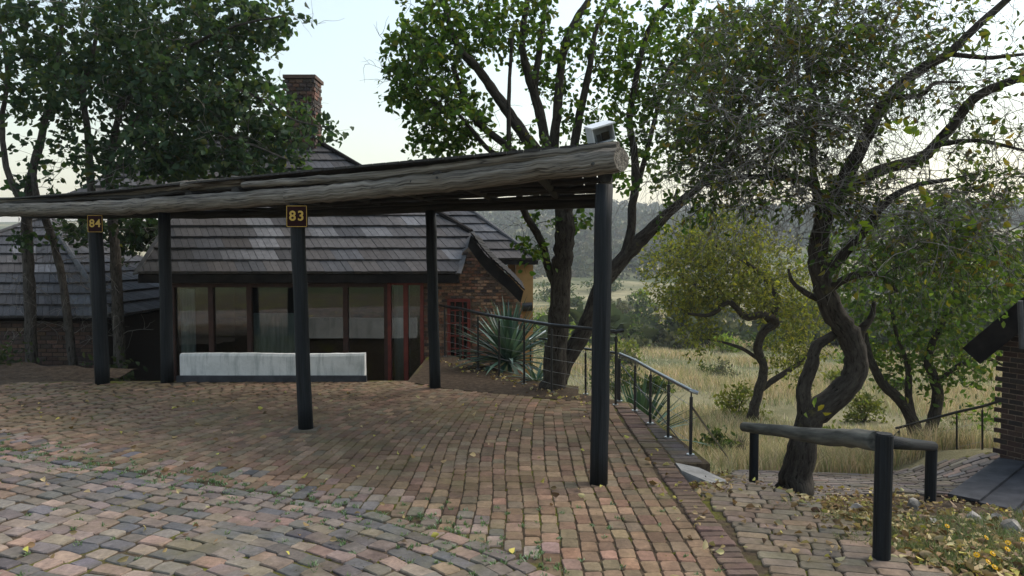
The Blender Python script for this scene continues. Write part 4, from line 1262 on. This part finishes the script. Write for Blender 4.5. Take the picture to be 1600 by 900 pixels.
DR = 7.4
OLIVE = [(.08, .125, .034), (.055, .09, .028), (.13, .17, .04), (.2, .205, .045), (.27, .21, .045), (.13, .095, .04)]
rl = [
    LL([(1240, 786, 0.198), (1246, 745, 0.159), (1254, 690, 0.142), (1268, 655, 0.133), (1300, 625, 0.125), (1328, 597, 0.119), (1337, 562, 0.112), (1325, 522, 0.107), (1302, 488, 0.103), (1285, 442, 0.099), (1278, 400, 0.095), (1283, 355, 0.086), (1300, 315, 0.077), (1328, 265, 0.067), (1345, 230, 0.062), (1371, 179, 0.060), (1398, 142, 0.057), (1438, 108, 0.052), (1482, 84, 0.045), (1516, 51, 0.040), (1550, 20, 0.034), (1600, -25, 0.026)], DR, -.3),
    LL([(1258, 665, 0.077), (1256, 610, 0.073), (1268, 572, 0.065), (1276, 542, 0.052), (1303, 522, 0.043)], DR - .05),
    LL([(1335, 575, 0.060), (1345, 520, 0.043), (1362, 495, 0.030), (1366, 470, 0.017)], DR - .05),
    LL([(1285, 462, 0.043), (1303, 446, 0.039), (1330, 432, 0.034), (1354, 428, 0.030), (1381, 432, 0.024), (1402, 456, 0.015)], DR - .1, -.5),
    LL([(1290, 425, 0.052), (1317, 398, 0.047), (1344, 368, 0.043), (1384, 317, 0.036), (1430, 290, 0.026), (1490, 280, 0.017)], DR - .1, -.6),
    LL([(1305, 310, 0.060), (1370, 268, 0.057), (1435, 250, 0.053), (1465, 223, 0.052), (1499, 182, 0.048), (1516, 159, 0.046), (1550, 138, 0.043), (1600, 122, 0.038), (1680, 110, 0.026)], DR, -.6),
    LL([(1284, 345, 0.043), (1272, 280, 0.036), (1270, 230, 0.034), (1276, 169, 0.031), (1263, 118, 0.028), (1266, 51, 0.022), (1290, -10, 0.015)], DR, 0.344),
    LL([(1290, 320, 0.043), (1263, 285, 0.036), (1215, 278, 0.029), (1161, 277, 0.022), (1104, 290, 0.012)], DR, -.4),
    LL([(1282, 470, 0.030), (1255, 455, 0.026), (1238, 440, 0.021), (1232, 420, 0.012)], DR - .1),
    LL([(1400, 150, 0.034), (1420, 152, 0.028), (1445, 145, 0.022), (1460, 130, 0.017), (1500, 128, 0.010)], DR - .1, -.4),
    LL([(1264, 90, 0.019), (1230, 60, 0.017), (1190, 20, 0.010)], DR + .3),
    LL([(1480, 84, 0.026), (1540, 90, 0.021), (1600, 85, 0.014)], DR - .2, -.3),
    LL([(1470, 225, 0.026), (1530, 220, 0.019), (1600, 235, 0.012)], DR - .4, -.3)]
rblobs = [(1150, 90, 90, 90, DR, .9, 120), (1270, 60, 110, 70, DR, .9, 150), (1200, 200, 110, 80, DR - .2, .9, 140), (1330, 150, 90, 80, DR - .2, .8, 120), (1420, 40, 90, 50, DR - .3, .7, 75),
          (1520, 110, 90, 90, DR - .5, .7, 36), (1490, 300, 120, 60, DR - .6, .6, 34), (1150, 300, 90, 50, DR - .3, .7, 55), (1290, 290, 80, 50, DR - .2, .7, 60), (1530, 400, 80, 70, DR - .8, .6, 60), (1400, 380, 110, 70, DR - .6, .6, 70), (1560, 250, 70, 60, DR - .6, .5, 30), (1100, 200, 60, 100, DR - .2, .7, 80), (1300, -90, 250, 70, DR, 1.0, 70)]
t_r, nd, nr = tree('crooked_tree', 'crooked bare-twigged tree with sparse yellowing leaves behind the log barrier', rl, rblobs, .074, OLIVE, [5, 5, 3, 1.2, .8, 1], 'bark_dark', 9, twigs=3, spread=.2, leafw=.5, twigmat='bark_dark')
st_ = nd[(nr < .05) & (nd[:, 2] > 1.7)]
bare_twigs(t_r, st_, 900, .75, .16, 'twig', .0026)
low_ = st_[(st_[:, 2] < 3.2) & (st_[:, 0] > 2.0)]
bare_twigs(t_r, low_, 420, .95, .22, 'twig', .003)
# bright leaf sprays near the camera side of its crown
pp, dd = [], []
for px, py, n_ in ((1452, 318, 10), (1340, 352, 7), (1520, 365, 11), (1560, 330, 8), (1430, 208, 8), (1475, 470, 6), (1275, 645, 5), (1395, 195, 5), (1545, 420, 5), (1335, 470, 4)):
    c_ = P(px, py, DR - 1.0)
    pp.append(c_ + rng.normal(0, .035, (n_, 3))); dd.append(rng.standard_normal((n_, 3)) + np.array([0, 0, .4]))
pp, dd = np.vstack(pp), np.vstack(dd)
link('leaf_sprays', leaf_mesh('leaf_sprays', pp, dd, .1 * rng.uniform(.7, 1.1, len(pp)), tints(len(pp), [(.2, .26, .03), (.27, .24, .035), (.15, .22, .035)], [2, 1, 2]), M['leaf'], .55), t_r, 'stuff')

DB = 19.0
YOL = [(.2, .205, .045), (.14, .155, .042), (.27, .26, .05), (.09, .11, .035)]
tree('olive_tree', 'low spreading yellow-green tree standing in the dry grass', [
    LL([(1176, 648, .14), (1186, 610, .12), (1193, 575, .11), (1184, 545, .11), (1192, 520, .11), (1212, 503, .11), (1190, 492, .1), (1165, 495, .09), (1138, 472, .08), (1110, 492, .05), (1075, 490, .03)], DB, -.6),
    LL([(1200, 505, .1), (1215, 470, .08), (1190, 430, .06), (1150, 400, .05), (1110, 380, .03)], DB),
    LL([(1192, 565, .06), (1160, 545, .05), (1130, 535, .03), (1105, 530, .015)], DB),
    LL([(1186, 610, .08), (1215, 590, .08), (1245, 570, .06), (1262, 550, .04)], DB),
    LL([(1138, 474, .05), (1095, 450, .04), (1060, 430, .025)], DB)],
    [(1060, 410, 55, 60, DB, 1.5, 170), (1130, 375, 80, 50, DB, 1.6, 230), (1190, 430, 80, 60, DB, 1.6, 230), (1080, 465, 55, 30, DB, 1.0, 90), (1140, 440, 60, 45, DB, 1.3, 120), (1090, 520, 25, 30, DB, .6, 35), (1240, 545, 45, 45, DB + .5, 1.0, 110), (1250, 480, 50, 40, DB, 1.2, 100)],
    .115, YOL, [4, 4, 3, 3], 'bark_dark', 16, twigs=4, spread=.42, leafw=.45, thin=.75)
DE = 12.6
tree('forked_tree', 'dark forked tree with bright green leaves beside the brick outbuilding', [
    LL([(1437, 742, .17), (1434, 700, .15), (1425, 655, .11), (1405, 625, .09), (1378, 598, .08), (1360, 560, .06), (1352, 520, .04)], DE),
    LL([(1438, 700, .11), (1458, 660, .1), (1465, 610, .09), (1450, 560, .07), (1470, 510, .05), (1500, 460, .03)], DE),
    LL([(1430, 680, .07), (1420, 620, .06), (1418, 570, .05), (1400, 520, .03), (1390, 460, .02)], DE),
    LL([(1462, 600, .05), (1500, 570, .04), (1540, 560, .03), (1575, 575, .015)], DE)],
    [(1390, 460, 80, 70, DE + .3, 1.4, 200), (1480, 440, 90, 80, DE, 1.4, 240), (1560, 430, 70, 80, DE, 1.2, 150), (1340, 400, 60, 60, DE + .6, 1.0, 110), (1500, 560, 90, 40, DE, 1.0, 100), (1400, 560, 60, 40, DE + .3, .9, 70), (1530, 640, 50, 40, DE + 1.2, .6, 30), (1480, 340, 100, 50, DE + .5, 1.2, 120)],
    .11, [(.09, .15, .035), (.13, .19, .042), (.06, .1, .03), (.19, .2, .045)], [4, 3, 3, 1], 'bark_dark', 14, twigs=4, spread=.34, leafw=.55, thin=.6)

# shrubs in the meadow
def shrub(px, py, wpx, hpx, n, size, cols, label, name='shrub', bare=False, base=None):
    g_ = hit(px, py) if base is None else np.asarray(base, float); d = g_[1]
    t = thing(name, label, 'shrub', g_, 'shrubs in the meadow')
    W_, H_ = wpx * d / F, hpx * d / F
    k = max(6, n // 26)
    c = rng.standard_normal((k, 3)); c /= np.linalg.norm(c, axis=1)[:, None]; c *= rng.uniform(.55, 1.0, (k, 1)); c[:, 2] = np.abs(c[:, 2])
    c = g_ + c * np.array([W_ / 2, W_ / 2.4, H_])
    st = MB()
    for q in c:
        st.tube([g_ + np.array([rng.normal(0, .05), rng.normal(0, .05), -.1]), (g_ + q) / 2 + np.array([0, 0, .1 * H_]), q], [.03 * H_ * .5, .02 * H_ * .5, .006 * H_], 4, caps=False)
    st.build('stems', M['twig'] if bare else M['bark_dark'], t, kind='stuff')
    p = np.repeat(c, max(1, n // k), 0); p = p + rng.normal(0, .16, p.shape) * np.array([W_, W_, H_]) * .75
    p[:, 2] = np.maximum(p[:, 2], g_[2] + .02)
    dirs = rng.standard_normal(p.shape) + np.array([0, 0, .6])
    link('foliage', leaf_mesh('foliage', p, dirs, size * d / F * rng.uniform(.6, 1.3, len(p)), tints(len(p), cols, [1] * len(cols)), M['leaf'], .45), t, 'stuff')
BR_ = [(.15, .21, .045), (.2, .25, .05), (.11, .16, .04)]
GR_ = [(.1, .1, .085), (.13, .125, .11), (.085, .09, .06)]
DK_ = [(.04, .065, .025), (.06, .085, .03), (.085, .1, .04)]
for a_ in ((925, 535, 90, 44, 1500, 6, BR_, 'bright green shrub between the two dark trunks'), (845, 525, 60, 38, 700, 6, BR_, 'bright green shrub beside the ochre pier'),
           (985, 530, 60, 40, 900, 6, DK_, 'dark green shrub just right of the tall carport post'), (1035, 540, 90, 40, 1300, 6, GR_ + DK_, 'grey-green bush below the hanging olive branches'),
           (1130, 590, 45, 24, 420, 5, GR_, 'small grey-green bush in open dry grass'), (1105, 585, 30, 20, 260, 5, DK_, 'small dark tuft of bush beside the grey-green one'),
           (1150, 655, 70, 55, 600, 8, [(.13, .15, .04), (.17, .17, .05)], 'pale green bush left of the crooked trunk'), (1300, 700, 60, 40, 500, 8, [(.12, .15, .04), (.08, .1, .03)], 'green bush right of the crooked trunk'),
           (1120, 715, 60, 40, 500, 9, DK_, 'dark green bush at the foot of the railing brace'), (870, 470, 70, 36, 600, 5, DK_, 'olive bush on the slope beside the cottage pier'),
           (1060, 480, 60, 30, 500, 5, DK_ + GR_, 'dull bush behind the spreading olive tree'), (940, 455, 60, 30, 450, 5, DK_, 'dark bush high on the dry slope'), (1350, 660, 60, 50, 500, 8, [(.13, .14, .04), (.09, .1, .035)], 'yellow-green bush behind the barrier rail')):
    shrub(*a_)
DD_ = [(.03, .045, .025), (.045, .06, .03), (.06, .07, .035)]
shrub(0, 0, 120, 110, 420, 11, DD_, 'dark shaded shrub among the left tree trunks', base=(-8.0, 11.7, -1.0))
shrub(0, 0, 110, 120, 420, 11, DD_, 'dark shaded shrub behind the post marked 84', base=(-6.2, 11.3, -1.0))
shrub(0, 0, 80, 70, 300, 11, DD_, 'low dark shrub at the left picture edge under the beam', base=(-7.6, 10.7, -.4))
used_l = set()
for _ in range(300):
    px = rng.uniform(845, 1600); py = 470 + 150 * rng.random() ** 1.6
    if 1100 < px < 1290 and py > 560: continue
    where = ['left of the twin trunks', 'behind the tall carport post', 'behind the short silver railing', 'left of the olive tree', 'beyond the olive tree', 'behind the crooked trunk', 'left of the forked tree', 'right of the forked tree'][int(np.searchsorted([900, 960, 1020, 1100, 1250, 1350, 1450], px))]
    far_ = 'in the near grass' if py > 540 else ('halfway up the slope' if py > 500 else 'far up the slope')
    ci = int(rng.integers(0, 4))
    lab = '%s bush %s, %s' % (['dark olive', 'fresh green', 'grey-green', 'yellow-green'][ci], where, far_)
    if lab in used_l or len(used_l) >= 52: continue
    used_l.add(lab)
    k = (py - 440) / 100
    w_ = rng.uniform(26, 62) * (.55 + .5 * k)
    shrub(px, py, w_, w_ * rng.uniform(.45, .75), int(220 + 160 * k), 5 + 1.5 * k, [DK_, BR_, GR_, [(.17, .18, .05), (.13, .15, .045)]][ci], lab)
# dead twiggy ball
g_ = hit(1155, 712); tb = thing('twiggy_tussock', 'black dead twiggy bush beside the far barrier post', 'shrub', g_)
br = MB()
for i in range(260):
    d = rng.standard_normal(3); d[2] = abs(d[2]) * 1.1 + .1; d /= np.linalg.norm(d)
    L = rng.uniform(.1, .36)
    p1_ = g_ + np.array([0, 0, .1]) + d * L * .6 + rng.normal(0, .03, 3)
    br.tube([g_ + np.array([rng.normal(0, .03), rng.normal(0, .03), 0]), p1_, p1_ + d * L * .5 + rng.normal(0, .05, 3)], [.006, .004, .0015], 3, caps=False)
br.build('stems', M['dark_wood'], tb, kind='stuff')

# sword-leaved plants
def rosette(name, label, base, n, L, W, lean, seedcols, el0=-.2, el1=1.5, trunk=0.0):
    t = thing(name, label, 'plant', base, 'sword-leaved plants')
    if trunk:
        mb = MB(); mb.tube([np.asarray(base) - np.array([0, 0, .1]), np.asarray(base) + np.array([0, 0, trunk])], [.09, .07], 10); mb.build('stem', M['bark_dark'], t)
    c0 = np.asarray(base, float) + np.array([0, 0, trunk])
    for i in range(n):
        az = i * 2.39996 + rng.normal(0, .1); el = el0 + (el1 - el0) * ((i + .5) / n) ** .8 + rng.normal(0, .06)
        h = np.array([math.cos(az), math.sin(az), 0]); sd = np.array([-math.sin(az), math.cos(az), 0])
        l_ = L * rng.uniform(.8, 1.1); V = []
        e = el; p = c0 + h * .03
        ks = 6
        for k in range(ks + 1):
            u = k / ks
            w_ = W * (.55 + 1.1 * u * (1 - u) * 1.6) * (1 - u ** 3) * .5
            upv = np.cross(sd, h * math.cos(e) + np.array([0, 0, math.sin(e)])) * -1
            V += [p - sd * w_ + upv * w_ * .45, p, p + sd * w_ + upv * w_ * .45]
            p = p + (h * math.cos(e) + np.array([0, 0, math.sin(e)])) * l_ / ks
            e -= .05 + .05 * max(0, 1 - el)
        Q = []
        for k in range(ks):
            o_ = 3 * k; Q += [(o_, o_ + 1, o_ + 4, o_ + 3), (o_ + 1, o_ + 2, o_ + 5, o_ + 4)]
        mb = MB(); mb.add(V, Q, tint=tuple(tints(1, seedcols, [1] * len(seedcols))[0]))
        mb.build('leaf_blade', M['blade'], t, smooth=True)
BL = [(.055, .1, .085), (.075, .125, .105), (.11, .165, .14), (.04, .075, .06)]
rosette('yucca_plant', 'large blue-green sword-leaved plant behind the long handrail', P(795, 565, 10.6), 120, .95, .07, 0, BL, -.5, 1.5)
rosette('yucca_plant', 'small spray of pale sword leaves drooping beside the tree base', P(838, 596, 9.55), 34, .42, .04, 0, BL, -.7, .9)
rosette('yucca_plant', 'low sword-leaved plant beyond the short silver railing', np.array([*P(1000, 650, 9.2)[:2], -.75]), 60, .95, .055, 0, [(.05, .09, .06), (.07, .12, .08)], .1, 1.5)

# grass of the meadow
def grass(name, label, n, dmin, dmax, pxr, h, wpx, cols, wts, thr=None):
    d = dmin * (dmax / dmin) ** rng.random(n)
    px = rng.uniform(pxr[0], pxr[1], n)
    x = (px - 800) / F * d; y = d
    ph = np.sin(x * .9 + 3) * np.sin(y * .7) + np.sin(x * .33 + y * .41)
    ok = (rng.random(n) < .55 + .4 * ph) & ~((x < 1.2) & (y < 13.5))
    ok &= ~((x > 4) & (x < 8.2) & (y > 6.5) & (y < 10.6))
    low = np.array([in_poly(LOW, a_, b_) if b_ < 13 else False for a_, b_ in zip(x, y)])
    ok &= ~low
    x, y, d, ph = x[ok], y[ok], d[ok], ph[ok]
    n = len(x)
    z = H(x, y)
    hh = h * rng.uniform(.5, 1.4, n) * (1 + .35 * ph)
    ww = np.maximum(.005, wpx * d / F) * rng.uniform(.6, 1.3, n)
    az = rng.uniform(0, 6.28, n); ln = rng.normal(0, .35, (n, 2)) * hh[:, None]
    b = np.stack([x, y, z - .02], 1); s_ = np.stack([np.cos(az), np.sin(az), np.zeros(n)], 1) * ww[:, None] * .5
    mid = b + np.stack([ln[:, 0] * .3, ln[:, 1] * .3, hh * .6], 1); tip = b + np.stack([ln[:, 0], ln[:, 1], hh], 1)
    V = np.stack([b - s_, b + s_, mid + s_ * .7, mid - s_ * .7, tip], 1).reshape(-1, 3)
    o = np.arange(n)[:, None] * 5
    Fc = np.vstack([o + np.array([0, 1, 2]), o + np.array([0, 2, 3]), o + np.array([3, 2, 4])])
    tt = tints(n, cols, wts); mixv = np.clip(.5 + .35 * ph, 0, 1)[:, None]
    tt = tt * (1 - mixv) + mixv * tt * np.array([1.25, 1.05, .95])
    ob_ = link(name, fast_mesh(name, V, Fc, M['grass_blade'], np.vstack([tt, tt, tt])))
    tag(ob_, label, 'grass', kind='stuff')
STRAW = [(.42, .385, .27), (.31, .325, .19), (.2, .24, .12), (.55, .51, .38)]
GRS = 1
grass('meadow_grass', 'long straw and green grass of the meadow', 260000, 9.0, 110, (800, 1640), .26, 1.2, STRAW, [4, 4, 3, 1.5])
# far bushes on the slope and the hill, too many to count
def far_bushes(name, label, n, dmin, dmax, r0, r1, cols, cards):
    d = np.sqrt(rng.uniform(dmin ** 2, dmax ** 2, n * 3)); px = rng.uniform(560, 1750, n * 3)
    x = (px - 800) / F * d
    cl_ = np.sin(x * .03 + 1) * np.sin(d * .025) + np.sin(x * .011 - d * .013)
    ok = rng.random(n * 3) < .35 + .4 * cl_
    x, d = x[ok][:n], d[ok][:n]; n = len(x)
    z = H(x, d); r_ = r0 * (r1 / r0) ** rng.random(n)
    u = rng.standard_normal((n, cards, 3)); u /= np.linalg.norm(u, axis=2)[:, :, None]
    u *= rng.uniform(.35, 1.0, (n, cards, 1)) ** .6 * (1 + .3 * np.sin(u[:, :, :1] * 5 + x[:, None, None]))
    p = u * np.array([1.1, 1.1, .75]) * r_[:, None, None] + np.stack([x, d, z + r_ * .5], 1)[:, None, :]
    dr_ = (u + rng.standard_normal(u.shape) * .8).reshape(-1, 3)
    sz = np.repeat(r_, cards) * rng.uniform(.35, .75, n * cards)
    tt = np.repeat(tints(n, cols, [1] * len(cols)), cards, 0) * rng.uniform(.75, 1.25, (n * cards, 1))
    tag(link(name, leaf_mesh(name, p.reshape(-1, 3), dr_, sz, tt, M['grass_blade'], .8)), label, 'bushes', kind='stuff')
far_bushes('far_bushes', 'scattered dark bushes over the far valley slope', 700, 50, 220, .5, 2.2, [(.05, .065, .03), (.07, .085, .04), (.1, .105, .055)], 110)
far_bushes('hill_woodland', 'hazy bushveld covering the distant hill', 6000, 200, 780, 1.3, 4.8, [(.045, .06, .032), (.06, .072, .038), (.09, .092, .055)], 34)

# ------------------------------------------------------------------ small things on the ground
def fallen(name, label, pts, size, cols, wts, mat='dry_leaf'):
    pts = np.asarray(pts); n = len(pts)
    d = rng.standard_normal((n, 3)); d[:, 2] *= .22
    me = leaf_mesh(name, pts, d, size * rng.uniform(.5, 1.2, n), tints(n, cols, wts), M[mat], .6, .35)
    tag(link(name, me), label, 'leaves', kind='stuff')
LITTER = [(.4, .33, .18), (.3, .22, .11), (.2, .13, .07), (.42, .36, .1), (.12, .08, .05)]
pts = []
for i in range(240):
    x, y = rng.uniform(-6, 1.2), rng.uniform(3.6, 8.6)
    if y > np.interp(x, bkx, bky): continue
    pts.append((x, y, .018 + rng.uniform(0, .01)))
for i in range(120):
    y = rng.uniform(3.7, 6.2); x = rng.uniform(1.0, 2.0)
    z = .02 if x < 1.27 else float(H(x, y)) + .08
    pts.append((x, y, z))
for i in range(160):
    t_ = rng.random(); p = np.array([-1.0, 11.5]) * t_ + np.array([.95, 8.15]) * (1 - t_)
    pts.append((p[0] + rng.normal(0, .12) - .15, p[1] + rng.normal(0, .12) - .15, .012))
fallen('scattered_leaves', 'dry yellow leaves scattered over the brick paving', pts, .055, LITTER, [2, 2, 2, 1.2, 1])
pts = []
while len(pts) < 4200:
    x, y = rng.uniform(1.85, 7), rng.uniform(3.2, 8.4)
    if x < PX(y) - .06: continue
    if x > 4.4 + .2 * (7.6 - y) and y > 5.9: continue
    dens = math.exp(-((x - PX(y) - .25) / .6) ** 2) + .09
    if in_poly(LOW, x, y): dens = .10
    if rng.random() > dens: continue
    pts.append((x, y, float(H(x, y)) + .04 + rng.uniform(0, .03)))
for i in range(350):
    g_ = hit(rng.uniform(1075, 1140), rng.uniform(738, 785)); pts.append((g_[0], g_[1], g_[2] + .06))
fallen('leaf_litter', 'dry leaf litter lying round the crooked tree', pts, .06, LITTER, [4, 3, 2, 1, 1.5])
# tufts in paving joints and the bed
def tufts(name, label, cs, nb, h, cols, wd=.006):
    cs = np.asarray(cs, float); n = len(cs) * nb
    b = np.repeat(cs, nb, 0) + np.concatenate([rng.normal(0, h * .35, (n, 2)), np.zeros((n, 1))], 1)
    ln = rng.normal(0, .55, (n, 2)) * h; hh = h * rng.uniform(.4, 1.2, n)
    az = rng.uniform(0, 6.28, n); s_ = np.stack([np.cos(az), np.sin(az), np.zeros(n)], 1) * wd * .5
    mid = b + np.stack([ln[:, 0] * .4, ln[:, 1] * .4, hh * .6], 1); tip = b + np.stack([ln[:, 0], ln[:, 1], hh], 1)
    V = np.stack([b - s_, b + s_, mid + s_ * 1.1, mid - s_ * 1.1, tip], 1).reshape(-1, 3); o = np.arange(n)[:, None] * 5
    Fc = np.vstack([o + np.array([0, 1, 2]), o + np.array([0, 2, 3]), o + np.array([3, 2, 4])]); tt = tints(n, cols, [1] * len(cols))
    tag(link(name, fast_mesh(name, V, Fc, M['grass_blade'], np.vstack([tt, tt, tt]))), label, 'weeds', kind='stuff')
cs = []
for i in range(520):
    x = rng.uniform(-5, 1.1); y = bnd_y(x) + rng.normal(0, .16)
    if rng.random() < .25: y = rng.uniform(3.6, 4.8)
    cs.append((x, y, -.006))
tufts('paving_weeds', 'tiny pale green weeds along the seam of drive and carport', cs, 14, .024, [(.17, .24, .12), (.12, .2, .07), (.24, .3, .2)], .007)
cs = []
for i in range(900):
    x = rng.uniform(-1.8, 1.0); y = rng.uniform(3.7, 5.4)
    if math.sin(x * 3.1 + 1) * math.sin(y * 2.7) + rng.normal(0, .4) < .2: continue
    cs.append((x, y, -.012))
tufts('joint_moss', 'yellow-green moss in the joints of the carport paving', cs, 16, .012, [(.17, .17, .03), (.12, .13, .025)], .008)
cs = []
for i in range(420):
    g_ = hit(rng.uniform(1330, 1610), rng.uniform(812, 905))
    if g_[0] > PX(g_[1]) and rng.random() < .9: cs.append((g_[0], g_[1], g_[2] + .02))
for px, py in ((1335, 852), (1345, 860), (1325, 858), (1290, 822), (1305, 830), (1230, 795), (1225, 805), (1420, 850), (1440, 870)):
    for k in range(5):
        g_ = hit(px + rng.normal(0, 8), py + rng.normal(0, 3)); cs.append((g_[0], g_[1], g_[2] + .02))
tufts('bed_weeds', 'green weeds and grass growing in the planting bed', cs, 15, .07, [(.15, .18, .08), (.17, .19, .09), (.09, .15, .04), (.2, .19, .1)], .005)
# stones
def stone(px, py, wpx, hpx, mat, label):
    g_ = hit(px, py); d = g_[1]
    bm = bmesh.new(); bmesh.ops.create_icosphere(bm, subdivisions=2, radius=.5)
    sx, sz = 1.02 * wpx * d / F, hpx * d / F * 1.35
    pl = [(Vector(rng.standard_normal(3)).normalized(), rng.uniform(.2, .4)) for _ in range(9)]
    for v_ in bm.verts:
        for n_, k in pl:
            dd = v_.co.dot(n_)
            if dd > k: v_.co -= n_ * (dd - k)
        v_.co += Vector(rng.normal(0, .022, 3))
    for v_ in bm.verts: v_.co = Vector((v_.co.x * sx * 1.2, v_.co.y * sx, v_.co.z * sz * 1.2 + sz * .3))
    me = bpy.data.meshes.new('stone'); bm.to_mesh(me); bm.free(); me.materials.append(M[mat])
    o = bpy.data.objects.new('stone', me); o.location = g_; o.rotation_euler = (0, 0, rng.uniform(0, 6)); COL.objects.link(o)
    tag(o, label, 'stone', 'stones in the planting bed')
for a_ in ((1340, 806, 30, 20, 'stone_pale', 'pale lump of stone left of the near barrier post'), (1356, 812, 20, 12, 'stone_pale', 'small pale stone touching the near barrier post'),
           (1429, 800, 24, 20, 'stone_pale', 'upright pale stone left of the third post'), (1437, 818, 40, 13, 'stone_tan', 'long flat pinkish stone among the litter'),
           (1462, 826, 22, 18, 'stone_pale', 'blunt grey stone below the long pinkish one'), (1485, 797, 22, 14, 'stone_tan', 'tan stone right of the third post'), (1505, 815, 18, 12, 'stone_tan', 'rusty brown stone at the plinth corner'),
           (1526, 821, 32, 18, 'stone_pale', 'grey wedge of stone in front of the brick plinth'), (1560, 822, 30, 18, 'stone_pale', 'white angular stone tipped on its point'),
           (1540, 838, 20, 14, 'stone_tan', 'small beige stone below the white angular one'), (1583, 838, 38, 24, 'stone_pale', 'large pale stone by the picture edge'), (1471, 838, 24, 12, 'stone_tan', 'flat brown stone beside the weeds'),
           (1410, 796, 18, 12, 'stone_tan', 'mottled stone behind the rail of the barrier'), (1320, 798, 20, 10, 'stone_tan', 'dark small stone at the foot of the trunk')):
    stone(*a_)
# yellow flowers
fp = None
FLOW = [(1541, 840), (1574, 858), (1544, 878), (1554, 886), (1598, 843), (1575, 848), (1551, 865), (1526, 867), (1563, 892), (1480, 822)]
def flower(px, py, label):
    b = hit(px + rng.normal(0, 3), min(py + 30, 905)); b[2] += .02
    t = thing('yellow_flower', label, 'flower', b, 'yellow flowers in the bed')
    top_ = P(px, py, b[1] - .02)
    mb = MB(); mb.tube([b, (b + top_) / 2 + rng.normal(0, .01, 3), top_], .0022, 5); mb.build('stem', M['stem'], t)
    nrm = np.array([rng.normal(0, .3), -.6, .8]); nrm /= np.linalg.norm(nrm)
    u = np.cross(nrm, [1, 0, 0.]); u /= np.linalg.norm(u); v_ = np.cross(nrm, u)
    for k in range(8):
        a = k * math.pi / 4; r_ = u * math.cos(a) + v_ * math.sin(a); s_ = np.cross(nrm, r_)
        mb = MB(); mb.add([top_ + r_ * .003, top_ + r_ * .013 + s_ * .005, top_ + r_ * .017 + nrm * .003, top_ + r_ * .013 - s_ * .005], [(0, 1, 2, 3)], tint=(.75, .42, .012)); mb.build('petal', M['petal'], t)
    mb = MB(); mb.tube([top_ - nrm * .004, top_ + nrm * .006], .006, 8); mb.build('centre', M['gold'], t)
simple('stem', (.1, .14, .05), (.14, .18, .07), 30, .8, .2)
leafmat('petal', .2, .6)
wh = ['uppermost yellow flower, before the brick plinth', 'yellow flower high on the right of the cluster', 'large yellow flower low in the cluster', 'lowest bright yellow flower at the bottom', 'yellow flower at the right picture edge',
      'small yellow flower above the high right one', 'faint yellow flower in the middle of the cluster', 'yellow flower at the left of the cluster', 'yellow flower by the bottom picture edge', 'lone yellow flower far left among the stones']
for (px, py), l_ in zip(FLOW, wh): flower(px, py, l_)

# ------------------------------------------------------------------ haze over the valley
mb = MB(); mb.box((0, 0, 22), (3700, 3700, 110))
hz = mb.build('haze'); hz['kind'] = 'stuff'; hz['label'] = 'thin blue evening haze over the valley'
hm = bpy.data.materials.new('haze'); hm.use_nodes = True; hm.node_tree.nodes.clear()
ho = hm.node_tree.nodes.new('ShaderNodeOutputMaterial'); pv = hm.node_tree.nodes.new('ShaderNodeVolumePrincipled')
pv.inputs['Color'].default_value = (.86, .91, .96, 1); pv.inputs['Density'].default_value = .0005
hm.node_tree.links.new(pv.outputs[0], ho.inputs['Volume']); hz.data.materials.append(hm)
